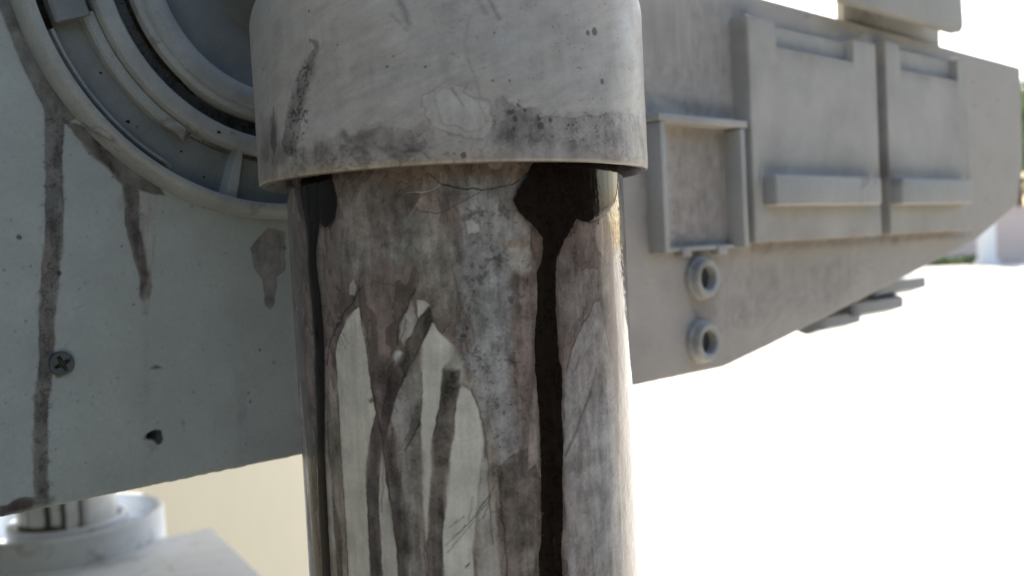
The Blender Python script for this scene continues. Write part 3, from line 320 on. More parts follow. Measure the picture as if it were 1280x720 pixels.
def arc_solid(bm, prof, cx, cz, a0, a1, n, full=False, taper=0):
    """closed (radius, height) profile swept round an axis square to the hull side; height stands out of the hull"""
    rows = []; k = n if full else n + 1
    for i in range(k):
        t = i / n; a = R(a0 + (a1 - a0) * t); s = 1
        if taper: s = min(1, (1 - t) / taper + .15)
        rows.append([bm.verts.new((cx + r * math.cos(a), HY - h * s, cz + r * math.sin(a))) for r, h in prof])
    m = len(prof)
    for i in range(n):
        A = rows[i]; B = rows[(i + 1) % k]
        for j in range(m): bm.faces.new((A[j], A[(j + 1) % m], B[(j + 1) % m], B[j]))
    if not full: bm.faces.new(rows[0]); bm.faces.new(rows[-1][::-1])

# ------------------------------------------------------------------ setting
def tag(o, label=None, cat=None, kind=None, group=None):
    if label: o['label'] = label
    if cat: o['category'] = cat
    if kind: o['kind'] = kind
    if group: o['group'] = group
    return o
GZ = -.8                                        # the machine stands raised; the yard lies lower
bm = bmesh.new(); bmesh.ops.create_grid(bm, x_segments=40, y_segments=40, size=180)
g = bm_obj('ground', bm, M['ground']); g.location.z = GZ; tag(g, 'sunlit pale concrete ground below and behind the machine', 'ground', kind='structure')
# beige wall along the left; only its far stretch shows
shel = bpy.data.objects.new('yard_wall', None); col0.objects.link(shel); shel.location = (-1.5, 3.4, GZ)
tag(shel, 'plain beige wall showing behind the pale rear foot below the hull', 'wall')
def shp(name, x0, x1, y0, y1, z0, z1):
    bm = bmesh.new(); boxp(bm, x0, x1, y0, y1, z0, z1, .006); bmesh.ops.translate(bm, verts=bm.verts, vec=(1.5, -3.4, -GZ)); return bm_obj(name, bm, M['beige'], shel)
shp('side_wall', -1.0, -.8, -.7, 6.2, GZ - .02, 1.9)

# ------------------------------------------------------------------ the machine
AXIS = Vector((-.01714, .31340, 0)); PHI = math.atan2(.66747, .74464)
HY = .085                                       # hull side lies this far behind the leg axis
root = bpy.data.objects.new('walking_machine', None); col0.objects.link(root)
root.location = AXIS; root.rotation_euler = (0, 0, PHI); root.empty_display_size = .1
tag(root, 'weathered grey walking machine with black oil running down its thick front leg', 'machine model')
cP, sP = math.cos(PHI), math.sin(PHI)
def radial(th):                                 # angle about a leg, 0 = towards -Y in the world
    wx, wy = np.sin(th), -np.cos(th)
    return wx * cP + wy * sP, -wx * sP + wy * cP

# hull: side sheet as a fine grid closed to a body
S_ = np.unique(np.concatenate([np.arange(-.34, -.135, .006), np.arange(-.135, .004, .0004), np.arange(.004, .2, .004), np.arange(.2, .31, .0015), np.arange(.31, .766, .005), [.2499, .25, .2687, .766]]))
zf = np.concatenate([np.arange(0, .178, .00042), np.linspace(.18, 1.2775, 60)]) / 1.2775
botS = np.interp(S_, [-.34, .2687, .3172, .4453, .6504, .7503, .766], [.4225, .4225, .4300, .4516, .4876, .5188, .56])
topS = np.interp(S_, [-.34, .2499, .25, .766], [1.7, 1.7, .652, .649])  # unseen upper hull made tall so its shadow covers the front ground
SS = np.repeat(S_[:, None], len(zf), 1); ZZ = botS[:, None] + zf[None] * (topS - botS)[:, None]
u = SS.ravel() * 1000; v = ZZ.ravel() * 1000
lit_ramp = sstep((u - 20) / 130)[:, None]; hc = (np.array((.275, .302, .288))[None] * (1 - lit_ramp) + np.array((.395, .36, .325))[None] * lit_ramp) * (.90 + .2 * fbm(u, v, 22, 5, 5))[:, None] * (.94 + .12 * fbm(u, v, 1.2, 15, 3))[:, None]  # one grey paint: shaded left, lit and hazy right, put into the colour
hc = paint(u, v, hc, HULL_STAINS_SHADE)
rs = np.random.RandomState(77)                  # spatter of fine oil spots
hc = paint(u, v, hc, [('D', [(rs.uniform(-125, 0), rs.uniform(424, 560))], rs.uniform(.08, .4) * (1.6 if rs.rand() < .08 else 1), (.05, .045, .042), rs.uniform(.25, .8)) for _ in range(90)])
sp = fbm(u, v, 1.1, 44, 2); hc *= (1 - .35 * sstep((sp - .86) / .05))[:, None]          # tiny paint flecks
yy = np.full(u.shape, HY)
yy += .0030 * np.exp(-(((u + 76.2) / 1.7) ** 2 + ((v - 440.2) / 1.3) ** 2) ** 2)             # knocked-out hole
yy += .00005 * (fbm(u, v, 9, 61, 3) - .5)
low = np.exp(-(v - np.repeat(botS, len(zf)) * 1000) / .6)
vz = v / 1000 + low * .0006 * (fbm(u, u * 0, 3.0, 71, 4) - .6)
yy += low * .0005                                                                      # worn lower edge
V = np.stack([u / 1000, yy, vz], -1); nc, nr = len(S_), len(zf)
F_ = grid_faces(nc, nr)
bi = np.concatenate([np.arange(nc) * nr, (nc - 1) * nr + np.arange(1, nr), (np.arange(nc - 2, -1, -1)) * nr + nr - 1, np.arange(nr - 2, 0, -1)])
Vb = V[bi].copy(); Vb[:, 1] = HY + .78; k0 = len(V); nb = len(bi); j = np.arange(nb)
Fs = np.stack([bi[j], k0 + j, k0 + (j + 1) % nb, bi[(j + 1) % nb]], -1)[:, ::-1]
me = from_np('hull', np.concatenate([V, Vb]), np.concatenate([F_, Fs]))
bm = bmesh.new(); bm.from_mesh(me); bm.verts.ensure_lookup_table(); bm.faces.new([bm.verts[k0 + i] for i in range(nb)]); bm.to_mesh(me); bm.free()
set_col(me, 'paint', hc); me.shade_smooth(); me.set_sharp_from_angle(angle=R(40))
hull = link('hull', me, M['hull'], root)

# cross-head screw in the hull side
bm = bmesh.new(); sx, sz = -.1047, .4695; sr = .0039
rot = R(24); outer = [bm.verts.new((sx + sr * math.cos(a), HY - .0012, sz + sr * math.sin(a))) for a in [2 * math.pi * i / 32 for i in range(32)]]
skirt = [bm.verts.new((sx + sr * 1.1 * math.cos(a), HY + .001, sz + sr * 1.1 * math.sin(a))) for a in [2 * math.pi * i / 32 for i in range(32)]]
cl, cw = .0028, .00075; cr = []
for q in range(4):
    a = rot + q * math.pi / 2; dx, dz = math.cos(a), math.sin(a); ex, ez = -dz, dx
    for l, w_ in ((cw * 1.15, -cw), (cl, -cw * .7), (cl, cw * .7)): cr.append((sx + dx * l + ex * w_, sz + dz * l + ez * w_))
inner = [bm.verts.new((x, HY - .0012, z)) for x, z in cr]; deep = [bm.verts.new((sx + (x - sx) * .7, HY - .0002, sz + (z - sz) * .7)) for x, z in cr]
for lp in (outer, inner):
    for i in range(len(lp)): bm.edges.new((lp[i], lp[(i + 1) % len(lp)]))
bmesh.ops.triangle_fill(bm, edges=list(bm.edges), use_beauty=True)
for i in range(32): bm.faces.new((outer[i], skirt[i], skirt[(i + 1) % 32], outer[(i + 1) % 32]))
for i in range(12): bm.faces.new((inner[i], inner[(i + 1) % 12], deep[(i + 1) % 12], deep[i]))
bm.faces.new(deep)
dv = set(deep)
for f in bm.faces:
    if any(q in dv for q in f.verts): f.material_index = 1  # slot faces coloured dark: dirt plus the shade of its depth
bm_obj('screw', bm, M['screw'], hull).data.materials.append(M['grime'])

# hip joint: stepped rings round a hub
HC = (-.022, .609); E = lambda mm: [(a / 1000, b / 1000) for a, b in mm]
bm = bmesh.new(); arc_solid(bm, E([(88, -.5), (88, .5), (61, .5), (61, .9), (56, .9), (44, 1.0), (19, .7), (19, -.5)]), *HC, 0, 360, 160, True)
hip = bm_obj('hip_joint', bm, M['hip'], root)
def hp(name, prof, a0=0, a1=360, n=200, m='hip', full=True, taper=0):
    bm = bmesh.new(); arc_solid(bm, [(r_, h_ * (1.3 if name != 'hub' else 1)) for r_, h_ in E(prof)], *HC, a0, a1, n, full, taper); return bm_obj(name, bm, M[m], hip)
hp('outer_rim', [(92.6, -1), (92.6, .8), (92.0, 2.6), (90.6, 4.8), (89.6, 5.5), (88.2, 5.7), (87.2, 5.3), (86.9, 4.6), (86.6, -.4)], m='rim')
hp('middle_ring', [(69.2, 0), (69.0, 4.6), (68.4, 5.6), (67.4, 6.0), (63.4, 6.0), (62.5, 5.4), (62.2, 4.4), (62, 0)], m='rim')
hp('oily_groove', [(62.1, 0), (62.1, 1.9), (60.6, 1.5), (58.5, 1.2), (56.5, 1.5), (56, 0)], m='grime')
hp('inner_ring', [(56.2, 0), (56.0, 3.2), (55.2, 4.6), (53.6, 5.3), (52.4, 5.2), (51.6, 6.0), (49.6, 6.5), (46, 6.2), (44.6, 5.4), (44.0, 3.8), (43.8, 0)], m='rim')
hp('bead', [(85.4, 0), (85.3, 1.9), (84.7, 2.8), (84.0, 2.9), (83.4, 2.2), (83.2, 0)], -160, -119.5, 60, full=False, taper=.07, m='rim')
hp('stop_block', [(83.2, 0), (83.0, 4.2), (82.2, 4.9), (72, 4.9), (71.2, 4.2), (71, 0)], -230, -161, 60, full=False)
hp('step_strip', [(73.4, 0), (73.2, 2.6), (72.4, 3.4), (69.6, 3.5), (69, 2.6), (68.8, 0)], -162, -119.5, 60, full=False, taper=.05, m='rim')
hp('grime_line', [(70.8, 0), (70.4, .9), (69.1, 1.5), (69, 0)], -119, -40, 80, m='grime', full=False)
hp('grime_line', [(44, 0), (43.9, 1.8), (42.6, 1.1), (42, 0)], m='grime')
hp('oil_film', [(86.7, 0), (86.7, .9), (85, .75), (83.1, .9), (83.1, 0)], -215, -159.5, 60, m='oil', full=False)
hp('grime_line', [(86.7, 0), (86.7, 1.3), (85.3, .9), (85.3, 0)], -160, -112, 60, m='grime', full=False, taper=.3)
hp('grime_line', [(55.9, 3.0), (56.7, 3.0), (56.6, 1.2), (55.9, 1.2)], -200, -118, 60, m='oil', full=False, taper=.2)
bm = bmesh.new()
for r, an, q in ((76, -147, .55), (80, -134, .8), (79.2, -131.6, .35), (77, -119, .5), (82, -111, .5), (66, -113, .8)):
    c = (HC[0] + r / 1000 * math.cos(R(an)), HC[1] + r / 1000 * math.sin(R(an))); h = (.00058 if r > 70 else .00785)
    v0 = bm.verts.new((c[0], HY - h - .0001, c[1])); lp = [bm.verts.new((c[0] + q / 1000 * math.cos(t) * (1 + .3 * math.sin(3 * t + r)), HY - h, c[1] + q / 1400 * math.sin(t))) for t in [k * math.pi / 6 for k in range(12)]]
    for k in range(12): bm.faces.new((v0, lp[k], lp[(k + 1) % 12]))
bm_obj('oil_spots', bm, M['oil'], hip)
bm = bmesh.new(); a = R(-104); er = Vector((math.cos(a), 0, math.sin(a))); et = Vector((-math.sin(a), 0, math.cos(a)))
ce = Vector((HC[0], HY, HC[1])); rv = []
for r, hw, h in ((.0688, .0012, .0052), (.0688, .0022, .0002), (.0868, .0036, .0002), (.0868, .0022, .0042)):
    rv.append([ce + er * r + et * s_ * hw + Vector((0, -h, 0)) for s_ in (-1, 1)])
vv = [[bm.verts.new(p) for p in q] for q in rv]
for q in ((vv[0][0], vv[0][1], vv[3][1], vv[3][0]), (vv[0][0], vv[3][0], vv[2][0], vv[1][0]), (vv[0][1], vv[1][1], vv[2][1], vv[3][1]), (vv[0][0], vv[1][0], vv[1][1], vv[0][1]), (vv[3][0], vv[3][1], vv[2][1], vv[2][0])): bm.faces.new(q)
bm_obj('rib', bm, M['rim'], hip)
hp('hub', [(23, 0), (22, 2.0), (17.5, 14), (15.5, 30), (15.5, 84), (0.5, 84), (.5, 0)], n=96)

# hatch panels with notch and bar
def hatch(s0, s1, z0, z1, n0, n1, zn, b0, b1, label):
    bm = bmesh.new()
    prism(bm, [(s0, z0), (s1, z0), (s1, z1), (n1, z1), (n1, zn), (n0, zn), (n0, z1), (s0, z1)], HY - .012, HY + .004, .0012, 2)
    boxp(bm, n0 - .002, n1 + .002, HY - .0055, HY + .003, zn - .002, z1 - .0015)
    bmesh.ops.triangulate(bm, faces=bm.faces[:])
    for _ in range(4):
        ed = [e for e in bm.edges if e.calc_length() > .004]
        if ed: bmesh.ops.subdivide_edges(bm, edges=ed, cuts=1, use_grid_fill=True); bmesh.ops.triangulate(bm, faces=[f for f in bm.faces if len(f.verts) > 4])
    p = bm_obj('hatch_panel', bm, M['sheet'], root); p['label'] = label
    co = np.zeros(len(p.data.vertices) * 3, np.float32); p.data.vertices.foreach_get('co', co); co = co.reshape(-1, 3); u = co[:, 0] * 1000.; v = co[:, 2] * 1000.
    c = np.array((.405, .383, .35))[None] * (.8 + .4 * fbm(u, v, 40, 1201, 5))[:, None]
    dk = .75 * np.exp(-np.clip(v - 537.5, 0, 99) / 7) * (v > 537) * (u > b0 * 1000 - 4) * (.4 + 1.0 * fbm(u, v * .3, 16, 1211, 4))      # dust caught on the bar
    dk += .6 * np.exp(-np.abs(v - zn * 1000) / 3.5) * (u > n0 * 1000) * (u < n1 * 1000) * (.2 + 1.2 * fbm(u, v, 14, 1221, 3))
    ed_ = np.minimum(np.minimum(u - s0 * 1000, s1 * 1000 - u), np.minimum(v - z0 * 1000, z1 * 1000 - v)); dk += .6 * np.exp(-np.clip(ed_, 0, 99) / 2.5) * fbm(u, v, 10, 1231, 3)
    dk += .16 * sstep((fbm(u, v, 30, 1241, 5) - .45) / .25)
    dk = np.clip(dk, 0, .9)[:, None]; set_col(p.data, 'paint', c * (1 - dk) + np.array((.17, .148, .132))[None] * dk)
    bm = bmesh.new(); boxp(bm, b0, b1, HY - .0215, HY - .0115, .5185, .5375, .0022, 3); bm_obj('bar_handle', bm, M['panel'], p)
hatch(.2895, .4520, .4965, .6345, .3200, .4190, .6170, .3000, .4350, 'larger raised hatch panel nearer the leg')
hatch(.4660, .6115, .4970, .6385, .4890, .5925, .6185, .4670, .5945, 'raised hatch panel farther from the leg')
# open-bottomed frame
fr = bpy.data.meshes.new('socket_frame'); bm = bmesh.new()
boxp(bm, .2030, .2072, HY - .0115, HY + .002, .4935, .5655, .0008); frm = bm_obj('socket_frame', bm, M['panel'], root)
bm = bmesh.new(); boxp(bm, .2785, .2835, HY - .0115, HY + .002, .4940, .5655, .0008); bm_obj('frame_bar', bm, M['panel'], frm)
bm = bmesh.new(); boxp(bm, .2010, .2850, HY - .0125, HY + .002, .5660, .5700, .0008); bm_obj('frame_top', bm, M['panel'], frm)
bm = bmesh.new(); boxp(bm, .2075, .2782, HY - .0048, HY + .002, .4938, .4965, .0006); bm_obj('frame_sill', bm, M['panel'], frm)
for s0 in (.2255, .2600):
    bm = bmesh.new(); boxp(bm, s0, s0 + .0085, HY - .0060, HY + .002, .4905, .4962, .001); bm_obj('tab', bm, M['panel'], frm)
# pipe sockets
for s0, z0 in ((.2465, .4775), (.2450, .4402)):
    bm = bmesh.new(); arc_solid(bm, E([(13, -1), (12.8, 3), (11.8, 3.6), (11.2, 7.4), (10.4, 8.2), (8.0, 8.2), (7.2, 7.4), (7.0, -1)]), s0, z0, 0, 360, 48, True)
    pso = bm_obj('pipe_socket', bm, M['panel'], root)
    bm = bmesh.new(); arc_solid(bm, E([(7.1, -1), (7.1, 2.2), (.4, 2.2), (.4, -1)]), s0, z0, 0, 360, 32, True); bm_obj('bore', bm, M['dark'], pso)
# block on the roof and the neck that carries it
bm = bmesh.new(); boxp(bm, .438, .598, HY + .004, HY + .010, .640, .80, .001); bm_obj('roof_neck', bm, M['panel'], root)
bm = bmesh.new(); prism(bm, [(.398, .6565), (.582, .6565), (.588, .662), (.575, .80), (.398, .80)], HY - .02, HY - .011, .0015, 2)
boxp(bm, .495, .575, HY - .0115, HY + .006, .668, .798); bm_obj('roof_block', bm, M['panel'], root)
# stepped barrels under the belly
for s0, s1, zb, r in ((.532, .606, .4115, .0135), (.588, .690, .4180, .0150), (.634, .741, .4345, .0150)):
    bm = bmesh.new(); n = 48; h0 = .1
    pr = [(0, s0), (r * .93, s0), (r, s0 + .004), (r, s0 + .012), (r * .9, s0 + .0125), (r * .9, s1 - .004), (r * .86, s1), (r * .5, s1), (r * .5, s1 - .02), (0, s1 - .02)]
    lathe_z(bm, pr, 0, 0, 6); bmesh.ops.scale(bm, verts=bm.verts, vec=(.75, 1.3, 1)); bmesh.ops.rotate(bm, verts=bm.verts, matrix=Matrix.Rotation(R(90), 3, 'Y'))
    bmesh.ops.translate(bm, verts=bm.verts, vec=(0, HY + h0, zb + r * .75))
    boxp(bm, (s0 + s1) / 2 - .012, (s0 + s1) / 2 + .012, HY + h0 - .006, HY + h0 + .006, zb + r, .5, .001)
    bm_obj('belly_barrel', bm, M['barrel'], root)

# front leg column
RR = .05618
def rod_grid(th, z, rad):
    T, Z = np.meshgrid(th, z, indexing='ij'); x, y = radial(T); return T, Z, x * rad, y * rad
th = np.concatenate([np.linspace(-1.68, 1.68, 640), np.linspace(1.68, 2 * math.pi - 1.68, 40)[1:-1]])
z = np.concatenate([np.linspace(.13, .392, 100), np.linspace(.3925, .532, 540), np.linspace(.533, .57, 8)])
T, Z, X, Y = rod_grid(th, z, RR); Tw = np.where(T > math.pi, T - 2 * math.pi, T)
u = (Tw * RR * 1000).ravel(); v = (Z * 1000).ravel()
base = np.array((.205, .165, .148))[None] * (.5 + 1.0 * fbm(u, v, 11, 3, 6))[:, None] * (.82 + .36 * fbm(u, v * .45, 1.6, 17, 4))[:, None]
def washes(u, v, seed, sc, step):                # overlapping dried washes: each step a little different, with a tide line
    n = fbm(u, v * .42, sc, seed, 4) + .03 * (fbm(u, v, 1.2, seed + 9, 3) - .5); q = n / step; lv = np.floor(q).astype(int); f = q - lv
    tone = np.random.RandomState(seed).uniform(.72, 1.28, 512)[lv % 512]
    return tone * (1 - .45 * np.exp(-(f / .07) ** 2) * (.3 + 1.2 * fbm(u, v, 6, seed + 20, 2)))
base *= washes(u, v, 1301, 16, .075)[:, None]
base = paint(u, v, base, ROD_STAINS)
lum = np.clip((base.mean(1) - .10) / .35, 0, 1); wsh = .5 * washes(u, v, 1401, 11, .085) + .5 * washes(u, v, 1501, 20, .06)
base *= (1 + (wsh - 1) * (.75 - .55 * lum))[:, None]
# faint vertical run marks and fine dirt over everything
base *= np.clip(base / .34, .0, 1.0) ** .30                                               # stains soak deeper where they are dark
runs = fbm(u, v * .06, 1.3, 205, 4); base *= (.86 + .28 * runs)[:, None]
base *= (.94 + .12 * fbm(u, v, .7, 301, 2))[:, None]
for p in OIL_RUNS:                              # thin brown skirt of oil soaking out beside each run
    i = box(u, v, p, 4); sd = segdist(u[i], v[i], p, True); m = np.exp(-(np.clip(sd, 0, 9) / (.3 + 1.3 * fbm(u[i], v[i], 5, 711, 3))) ** 2) * .75 * np.clip(fbm(u[i], v[i] * .5, 3, 721, 3) * 1.8 - .2, 0, 1)
    base[i] = base[i] * (1 - m[:, None]) + np.array((.06, .045, .037))[None] * m[:, None]
wet = np.zeros(u.shape)
for p in ROD_WET:
    wet = np.maximum(wet, sstep(.5 - segdist(u, v, p, True) / 1.6))
wet = np.maximum(wet, .25 + .2 * sstep((fbm(u, v * .4, 8, 401, 3) - .45) / .2))
rad = 1 + (.00002 * (fbm(u, v, 2.0, 501, 4) - .5) + wet * (.00012 * (fbm(u, v * .5, 3.0, 511, 4) - .5) + .00007 * (fbm(u, v * .6, .8, 521, 2) - .5))) / RR
V = np.stack([X.ravel() * rad, Y.ravel() * rad, v / 1000], -1)
me = from_np('leg_column', V, grid_faces(len(th), len(z), True)); set_col(me, 'paint', base); set_f(me, 'wet', wet)
legc = link('leg_column', me, M['rod'], root)
# runs of black oil: beads of oil standing on the column
for p in OIL_RUNS:
    i = box(u, v, p, 2.0); lo = np.array(p).min(0) - 1.2; hi = np.array(p).max(0) + 1.2
    tt = np.arange(lo[0], hi[0], .16) / 1000 / RR; zz = np.arange(max(lo[1], 270), min(hi[1], 530), .25) / 1000
    T2, Z2, X2, Y2 = rod_grid(tt, zz, 1.0); uu = (T2 * RR * 1000).ravel(); v2 = (Z2 * 1000).ravel()
    wj = .55; sd = segdist(uu + (fbm(uu, v2, 1.6, 611, 3) - .5) * wj, v2 + (fbm(uu, v2, 2, 621, 3) - .5) * wj, p, True)
    hgt = np.where(sd < 0, .30 * (1 - np.exp(sd / .7)) + (.06 * (fbm(uu, v2 * .3, 3.4, 631, 2) - .5) + .035 * (fbm(uu, v2 * .1, 1.1, 641, 2) - .5) + .02 * (fbm(uu, v2, .7, 651, 2) - .5) * sstep((v2 - 500) / 8)) * np.clip(-sd, 0, 1), -np.clip(sd * .25, 0, .2)) - .012
    rr = RR + hgt / 1000
    V = np.stack([X2.ravel() * rr, Y2.ravel() * rr, v2 / 1000], -1); Fq = grid_faces(len(tt), len(zz)); keep = (sd < .9)[Fq].all(1); Fq = Fq[keep]
    used = np.unique(Fq); mp = np.zeros(len(V), int); mp[used] = np.arange(len(used))
    me = from_np('oil_run', V[used], mp[Fq]); link('oil_run', me, M['oil'], legc)

# collar sleeve round the column
RCO = .0645; ZB = .5237
prof = [(.0585, .556), (.0605, .552), (.0612, .530), (.0618, .5262), (.0622, ZB + .0006), (.0628, ZB), (.0638, ZB + .0001), (.0643, ZB + .0006)]
zc = np.linspace(ZB + .0011, .5735, 300); prof += [(RCO + .00003 * math.sin(k * .11), q) for k, q in enumerate(zc)]
for k in range(1, 25):
    a = k / 24 * math.pi / 2; prof.append((RCO - .024 * (1 - math.cos(a)), .5735 + .020 * math.sin(a)))
prof += [(.036, .5945), (.030, .598), (.028, .640), (.020, .646), (.0005, .646)]
pr = np.array(prof); th = np.concatenate([np.linspace(-1.68, 1.68, 560), np.linspace(1.68, 2 * math.pi - 1.68, 40)[1:-1]])
Tm, Rm = np.meshgrid(th, pr[:, 0], indexing='ij'); _, Zm = np.meshgrid(th, pr[:, 1], indexing='ij'); x, y = radial(Tm)
Tw = np.where(Tm > math.pi, Tm - 2 * math.pi, Tm); u = (Tw * RCO * 1000).ravel(); v = (Zm * 1000).ravel()
cc = np.array((.385, .355, .325))[None] * (.87 + .26 * fbm(u, v, 20, 803, 4))[:, None]
dia = fbm(u * .35 + v * .9, (v - u * .45) * 2.4, 5, 811, 4); cc *= (.80 + .40 * dia)[:, None]              # wiping marks run slantwise
cc *= (.96 + .08 * fbm(u, v, .8, 821, 3))[:, None]
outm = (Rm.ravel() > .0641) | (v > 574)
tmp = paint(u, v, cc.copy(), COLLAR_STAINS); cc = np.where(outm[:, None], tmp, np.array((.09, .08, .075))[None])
fl = fbm(u, v, .9, 831, 2); cc *= (1 - .5 * sstep((fl - .82) / .06) * (.3 + .7 * sstep((u + 20) / 90)))[:, None]
wt = np.where(outm, .12 * sstep((fbm(u, v, 10, 841, 3) - .5) / .2), .8)
dn = 1 + (fbm(u, v, 14, 851, 3) - .5) * .0004 / RCO - np.exp(-(v - 523.7) / .9) * outm * (fbm(u, u * 0, 4, 861, 3) - .4) * .0005 / RCO
V = np.stack([(x * Rm).ravel() * dn, (y * Rm).ravel() * dn, Zm.ravel()], -1)
me = from_np('leg_collar', V, grid_faces(len(th), len(pr), True)); set_col(me, 'paint', cc); set_f(me, 'wet', wt)
me.set_sharp_from_angle(angle=R(50))
link('leg_collar', me, M['collar'], root)

# feet
def drip_rod(cx, cy, z0, z1, name):
    th = np.linspace(0, 2 * math.pi, 200)[:-1]; z = np.concatenate([np.linspace(z0, .31, 160), [z1]]); T, Z = np.meshgrid(th, z, indexing='ij'); x, y = radial(T)
    Tw = np.where(T > math.pi, T - 2 * math.pi, T); u = (Tw * RR * 1000).ravel(); v = (Z * 1000).ravel()
    c = np.array((.64, .68, .72))[None] * (.9 + .2 * fbm(u, v, 10, 905, 4))[:, None]
    for uu, wd, zl, al in ((-34, 3.4, 170, .8), (-22, 1.8, 172, .65), (4, 4.0, 170, .97), (4, 2.0, 170, .9), (21, 3.2, 180, .97), (40, 2.8, 188, .9), (46, 1.5, 170, .5), (-46, 3, 170, .5)):
        m = al * sstep(.5 - (abs(u - uu + 3 * (fbm(v, v * 0, 12, 915, 2) - .5)) - wd) / 1.6) * sstep((v - zl) / 4 + .5); c = c * (1 - m[:, None]) + np.array((.05, .045, .045))[None] * m[:, None]
    m = .95 * sstep((204 + 6 * (fbm(u, u * 0, 14, 925, 2) - .5) - v) / 5) * sstep((30 - abs(u + 12)) / 14 + .6); c = c * (1 - m[:, None]) + np.array((.05, .045, .043))[None] * m[:, None]
    me = from_np(name, np.stack([(cx + x * RR).ravel(), (cy + y * RR).ravel(), Z.ravel()], -1), grid_faces(len(th), len(z), True)); set_col(me, 'paint', c)
    return link(name, me, M['footrod'], root)
def foot(cx, cy, toe):
    bm = bmesh.new(); lathe_z(bm, [(.0005, .168), (.1005, .168), (.1015, .196), (.1025, .1985), (.105, .2000), (.1085, .1998), (.1105, .198), (.111, .195), (.112, .10), (.125, .0), (.0005, .0)], cx, cy, 128)
    f = bm_obj('foot', bm, M['foot'], root)
    bm = bmesh.new(); lathe_z(bm, [(.0566, .186), (.0600, .1865), (.0605, .1965), (.0615, .198), (.0655, .1983), (.0672, .197), (.0682, .194), (.069, .168)], cx, cy, 96); bm_obj('ankle_ring', bm, M['foot'], f)
    if toe:
        bm = bmesh.new(); boxp(bm, toe[0], toe[1], toe[2], toe[3], .001, .168, .002, 2)
        bmesh.ops.rotate(bm, verts=bm.verts, matrix=Matrix.Rotation(toe[4], 3, 'Z')); bmesh.ops.translate(bm, verts=bm.verts, vec=(cx, cy, 0)); bm_obj('toe_plate', bm, M['foot'], f)
    bm = bmesh.new(); boxp(bm, cx - .1, cx + .1, cy - .1, cy + .1, GZ + .002, -.002, .004); bm_obj('support_pier', bm, M['ground'], root)
    return f
d = Vector((-.5617 + .01714, 1.1234 - .31340)); lx, ly = d.x * cP + d.y * sP, -d.x * sP + d.y * cP
drip_rod(lx, ly, .165, .6, 'rear_column')
foot(lx, ly, (-.13, .157, -.36, -.062, R(31.2) - PHI))
foot(0, 0, None)
bm = bmesh.new(); boxp(bm, lx - .2, lx + .62, HY + .7805, ly + .24, .60, .80, .004); bm_obj('rear_sun_block', bm, M['panel'], root)  # unseen box added to keep direct sun off the rear foot

# ------------------------------------------------------------------ far edge of the yard
brick = bpy.data.materials.new('pink_brick'); brick.use_nodes = True; t = brick.node_tree; b = t.nodes['Principled BSDF']
bt = t.nodes.new('ShaderNodeTexBrick'); tc = t.nodes.new('ShaderNodeTexCoord'); mp_ = t.nodes.new('ShaderNodeMapping'); mp_.inputs['Rotation'].default_value = (R(90), 0, 0)
t.links.new(tc.outputs['Object'], mp_.inputs[0]); t.links.new(mp_.outputs[0], bt.inputs[0])
bt.inputs['Color1'].default_value = (.66, .52, .48, 1); bt.inputs['Color2'].default_value = (.6, .48, .44, 1); bt.inputs['Mortar'].default_value = (.5, .46, .42, 1); bt.inputs['Scale'].default_value = 4.5
t.links.new(bt.outputs[0], b.inputs['Base Color']); b.inputs['Roughness'].default_value = .85
K = 2.6
bm = bmesh.new(); boxp(bm, 4.2 * K, 9.5 * K, 12.6 * K, 12.85 * K, GZ, GZ + 1.8); boxp(bm, 4.17 * K, 9.53 * K, 12.57 * K, 12.88 * K, GZ + 1.802, GZ + 1.92, .02)
tag(bm_obj('brick_wall', bm, brick), 'pink brick wall at the far edge of the yard', 'wall')
bm = bmesh.new(); boxp(bm, 6.02 * K, 6.19 * K, 11.72 * K, 11.89 * K, GZ, GZ + 3.6, .02); boxp(bm, 5.99 * K, 6.22 * K, 11.69 * K, 11.92 * K, GZ + 3.602, GZ + 3.75, .02); boxp(bm, 5.99 * K, 6.22 * K, 11.69 * K, 11.92 * K, GZ, GZ + .12, .02)
tag(bm_obj('gate_post', bm, mat('white_post_paint', (.8, .79, .77), .7, .05, 4, .1, 60)), 'white square post in front of the pink brick wall', 'post')
leafm = mat('leaf_green', (.20, .27, .11), .6, .4, 4, 0, 60)
bark = mat('bark', (.16, .12, .09), .9, .3, 12, .4, 60)
def leaves(bm, rng, cen, rad, n, size):
    for _ in range(n):
        p = Vector([rng.gauss(0, 1) for _ in range(3)]); p.normalize(); p *= rng.random() ** .4; p = Vector((p.x * rad[0], p.y * rad[1], p.z * rad[2])) + cen
        a = Vector([rng.uniform(-1, 1) for _ in range(3)]).normalized(); c = a.cross(Vector([rng.uniform(-1, 1) for _ in range(3)])).normalized(); s = size * rng.uniform(.6, 1.3)
        bm.faces.new([bm.verts.new(p + a * s), bm.verts.new(p + c * s * .45), bm.verts.new(p - a * s), bm.verts.new(p - c * s * .45)])
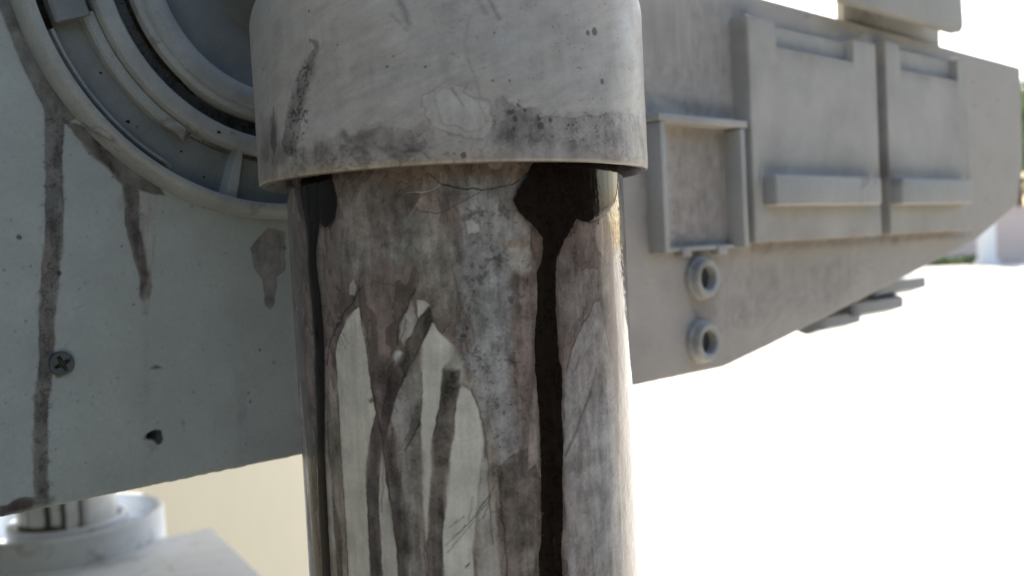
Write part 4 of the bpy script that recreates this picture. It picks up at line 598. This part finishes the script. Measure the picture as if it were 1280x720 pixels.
def tree(x, y, h, r, seed, label):
    rng = random.Random(seed); t = bpy.data.objects.new('tree', None); col0.objects.link(t); t.location = (x, y, GZ); tag(t, label, 'tree')
    bm = bmesh.new(); lathe_z(bm, [(.24, 0), (.19, .3), (.16, h * .3), (.1, h * .6), (.02, h * .9)], 0, 0, 10)
    for k in range(6):
        a = k * 1.05; z0 = h * (.35 + .06 * k); e = Vector((math.cos(a) * r * .7, math.sin(a) * r * .7, z0 + r * .6)); s = Vector((0, 0, z0)); side = Vector((-math.sin(a), math.cos(a), 0))
        q = [bm.verts.new(s + side * .06), bm.verts.new(s - side * .06), bm.verts.new(s + Vector((0, 0, .1))), bm.verts.new(e)]
        for f in ((0, 1, 3), (1, 2, 3), (2, 0, 3)): bm.faces.new([q[i] for i in f])
    bm_obj('trunk', bm, bark, t)
    bm = bmesh.new()
    for k in range(14):
        a = rng.uniform(0, 6.28); rr = r * rng.uniform(.2, .8); leaves(bm, rng, Vector((math.cos(a) * rr, math.sin(a) * rr, h * rng.uniform(.45, .95))), (r * .42, r * .42, r * .34), 420, .16)
    bm_obj('crown', bm, leafm, t)
tree(7.15 * K, 12.9 * K, 6.2, 2.8, 3, 'green leafy tree beside the white post beyond the hull end')
bm = bmesh.new(); rng = random.Random(9)
for k in range(9): leaves(bm, rng, Vector((5.45 * K + k * .2, 12.1 * K + rng.uniform(-.2, .2), GZ + .14)), (.22, .3, .17), 200, .07)
tag(bm_obj('shrub', bm, leafm), 'low dark green shrub at the foot of the brick wall', 'shrub')
# unseen hedge added behind the viewer so the wet oil mirrors dark green
bm = bmesh.new(); rng = random.Random(21)
for k in range(37):
    a = R(-78 + k * 188 / 36); rr = 2.9 + rng.uniform(-.2, .2)
    for z_ in (GZ + .45, GZ + 1.15, GZ + 1.85): leaves(bm, rng, Vector((math.sin(a) * rr, -math.cos(a) * rr, z_)), (.34, .34, .48), 150, .13)
tag(bm_obj('added_hedge', bm, mat('added_hedge_green', (.045, .07, .022), .6, .4, 6, 0, 60)), 'dense green foliage added out of view to darken the oil reflections', 'added_hedge', kind='stuff')
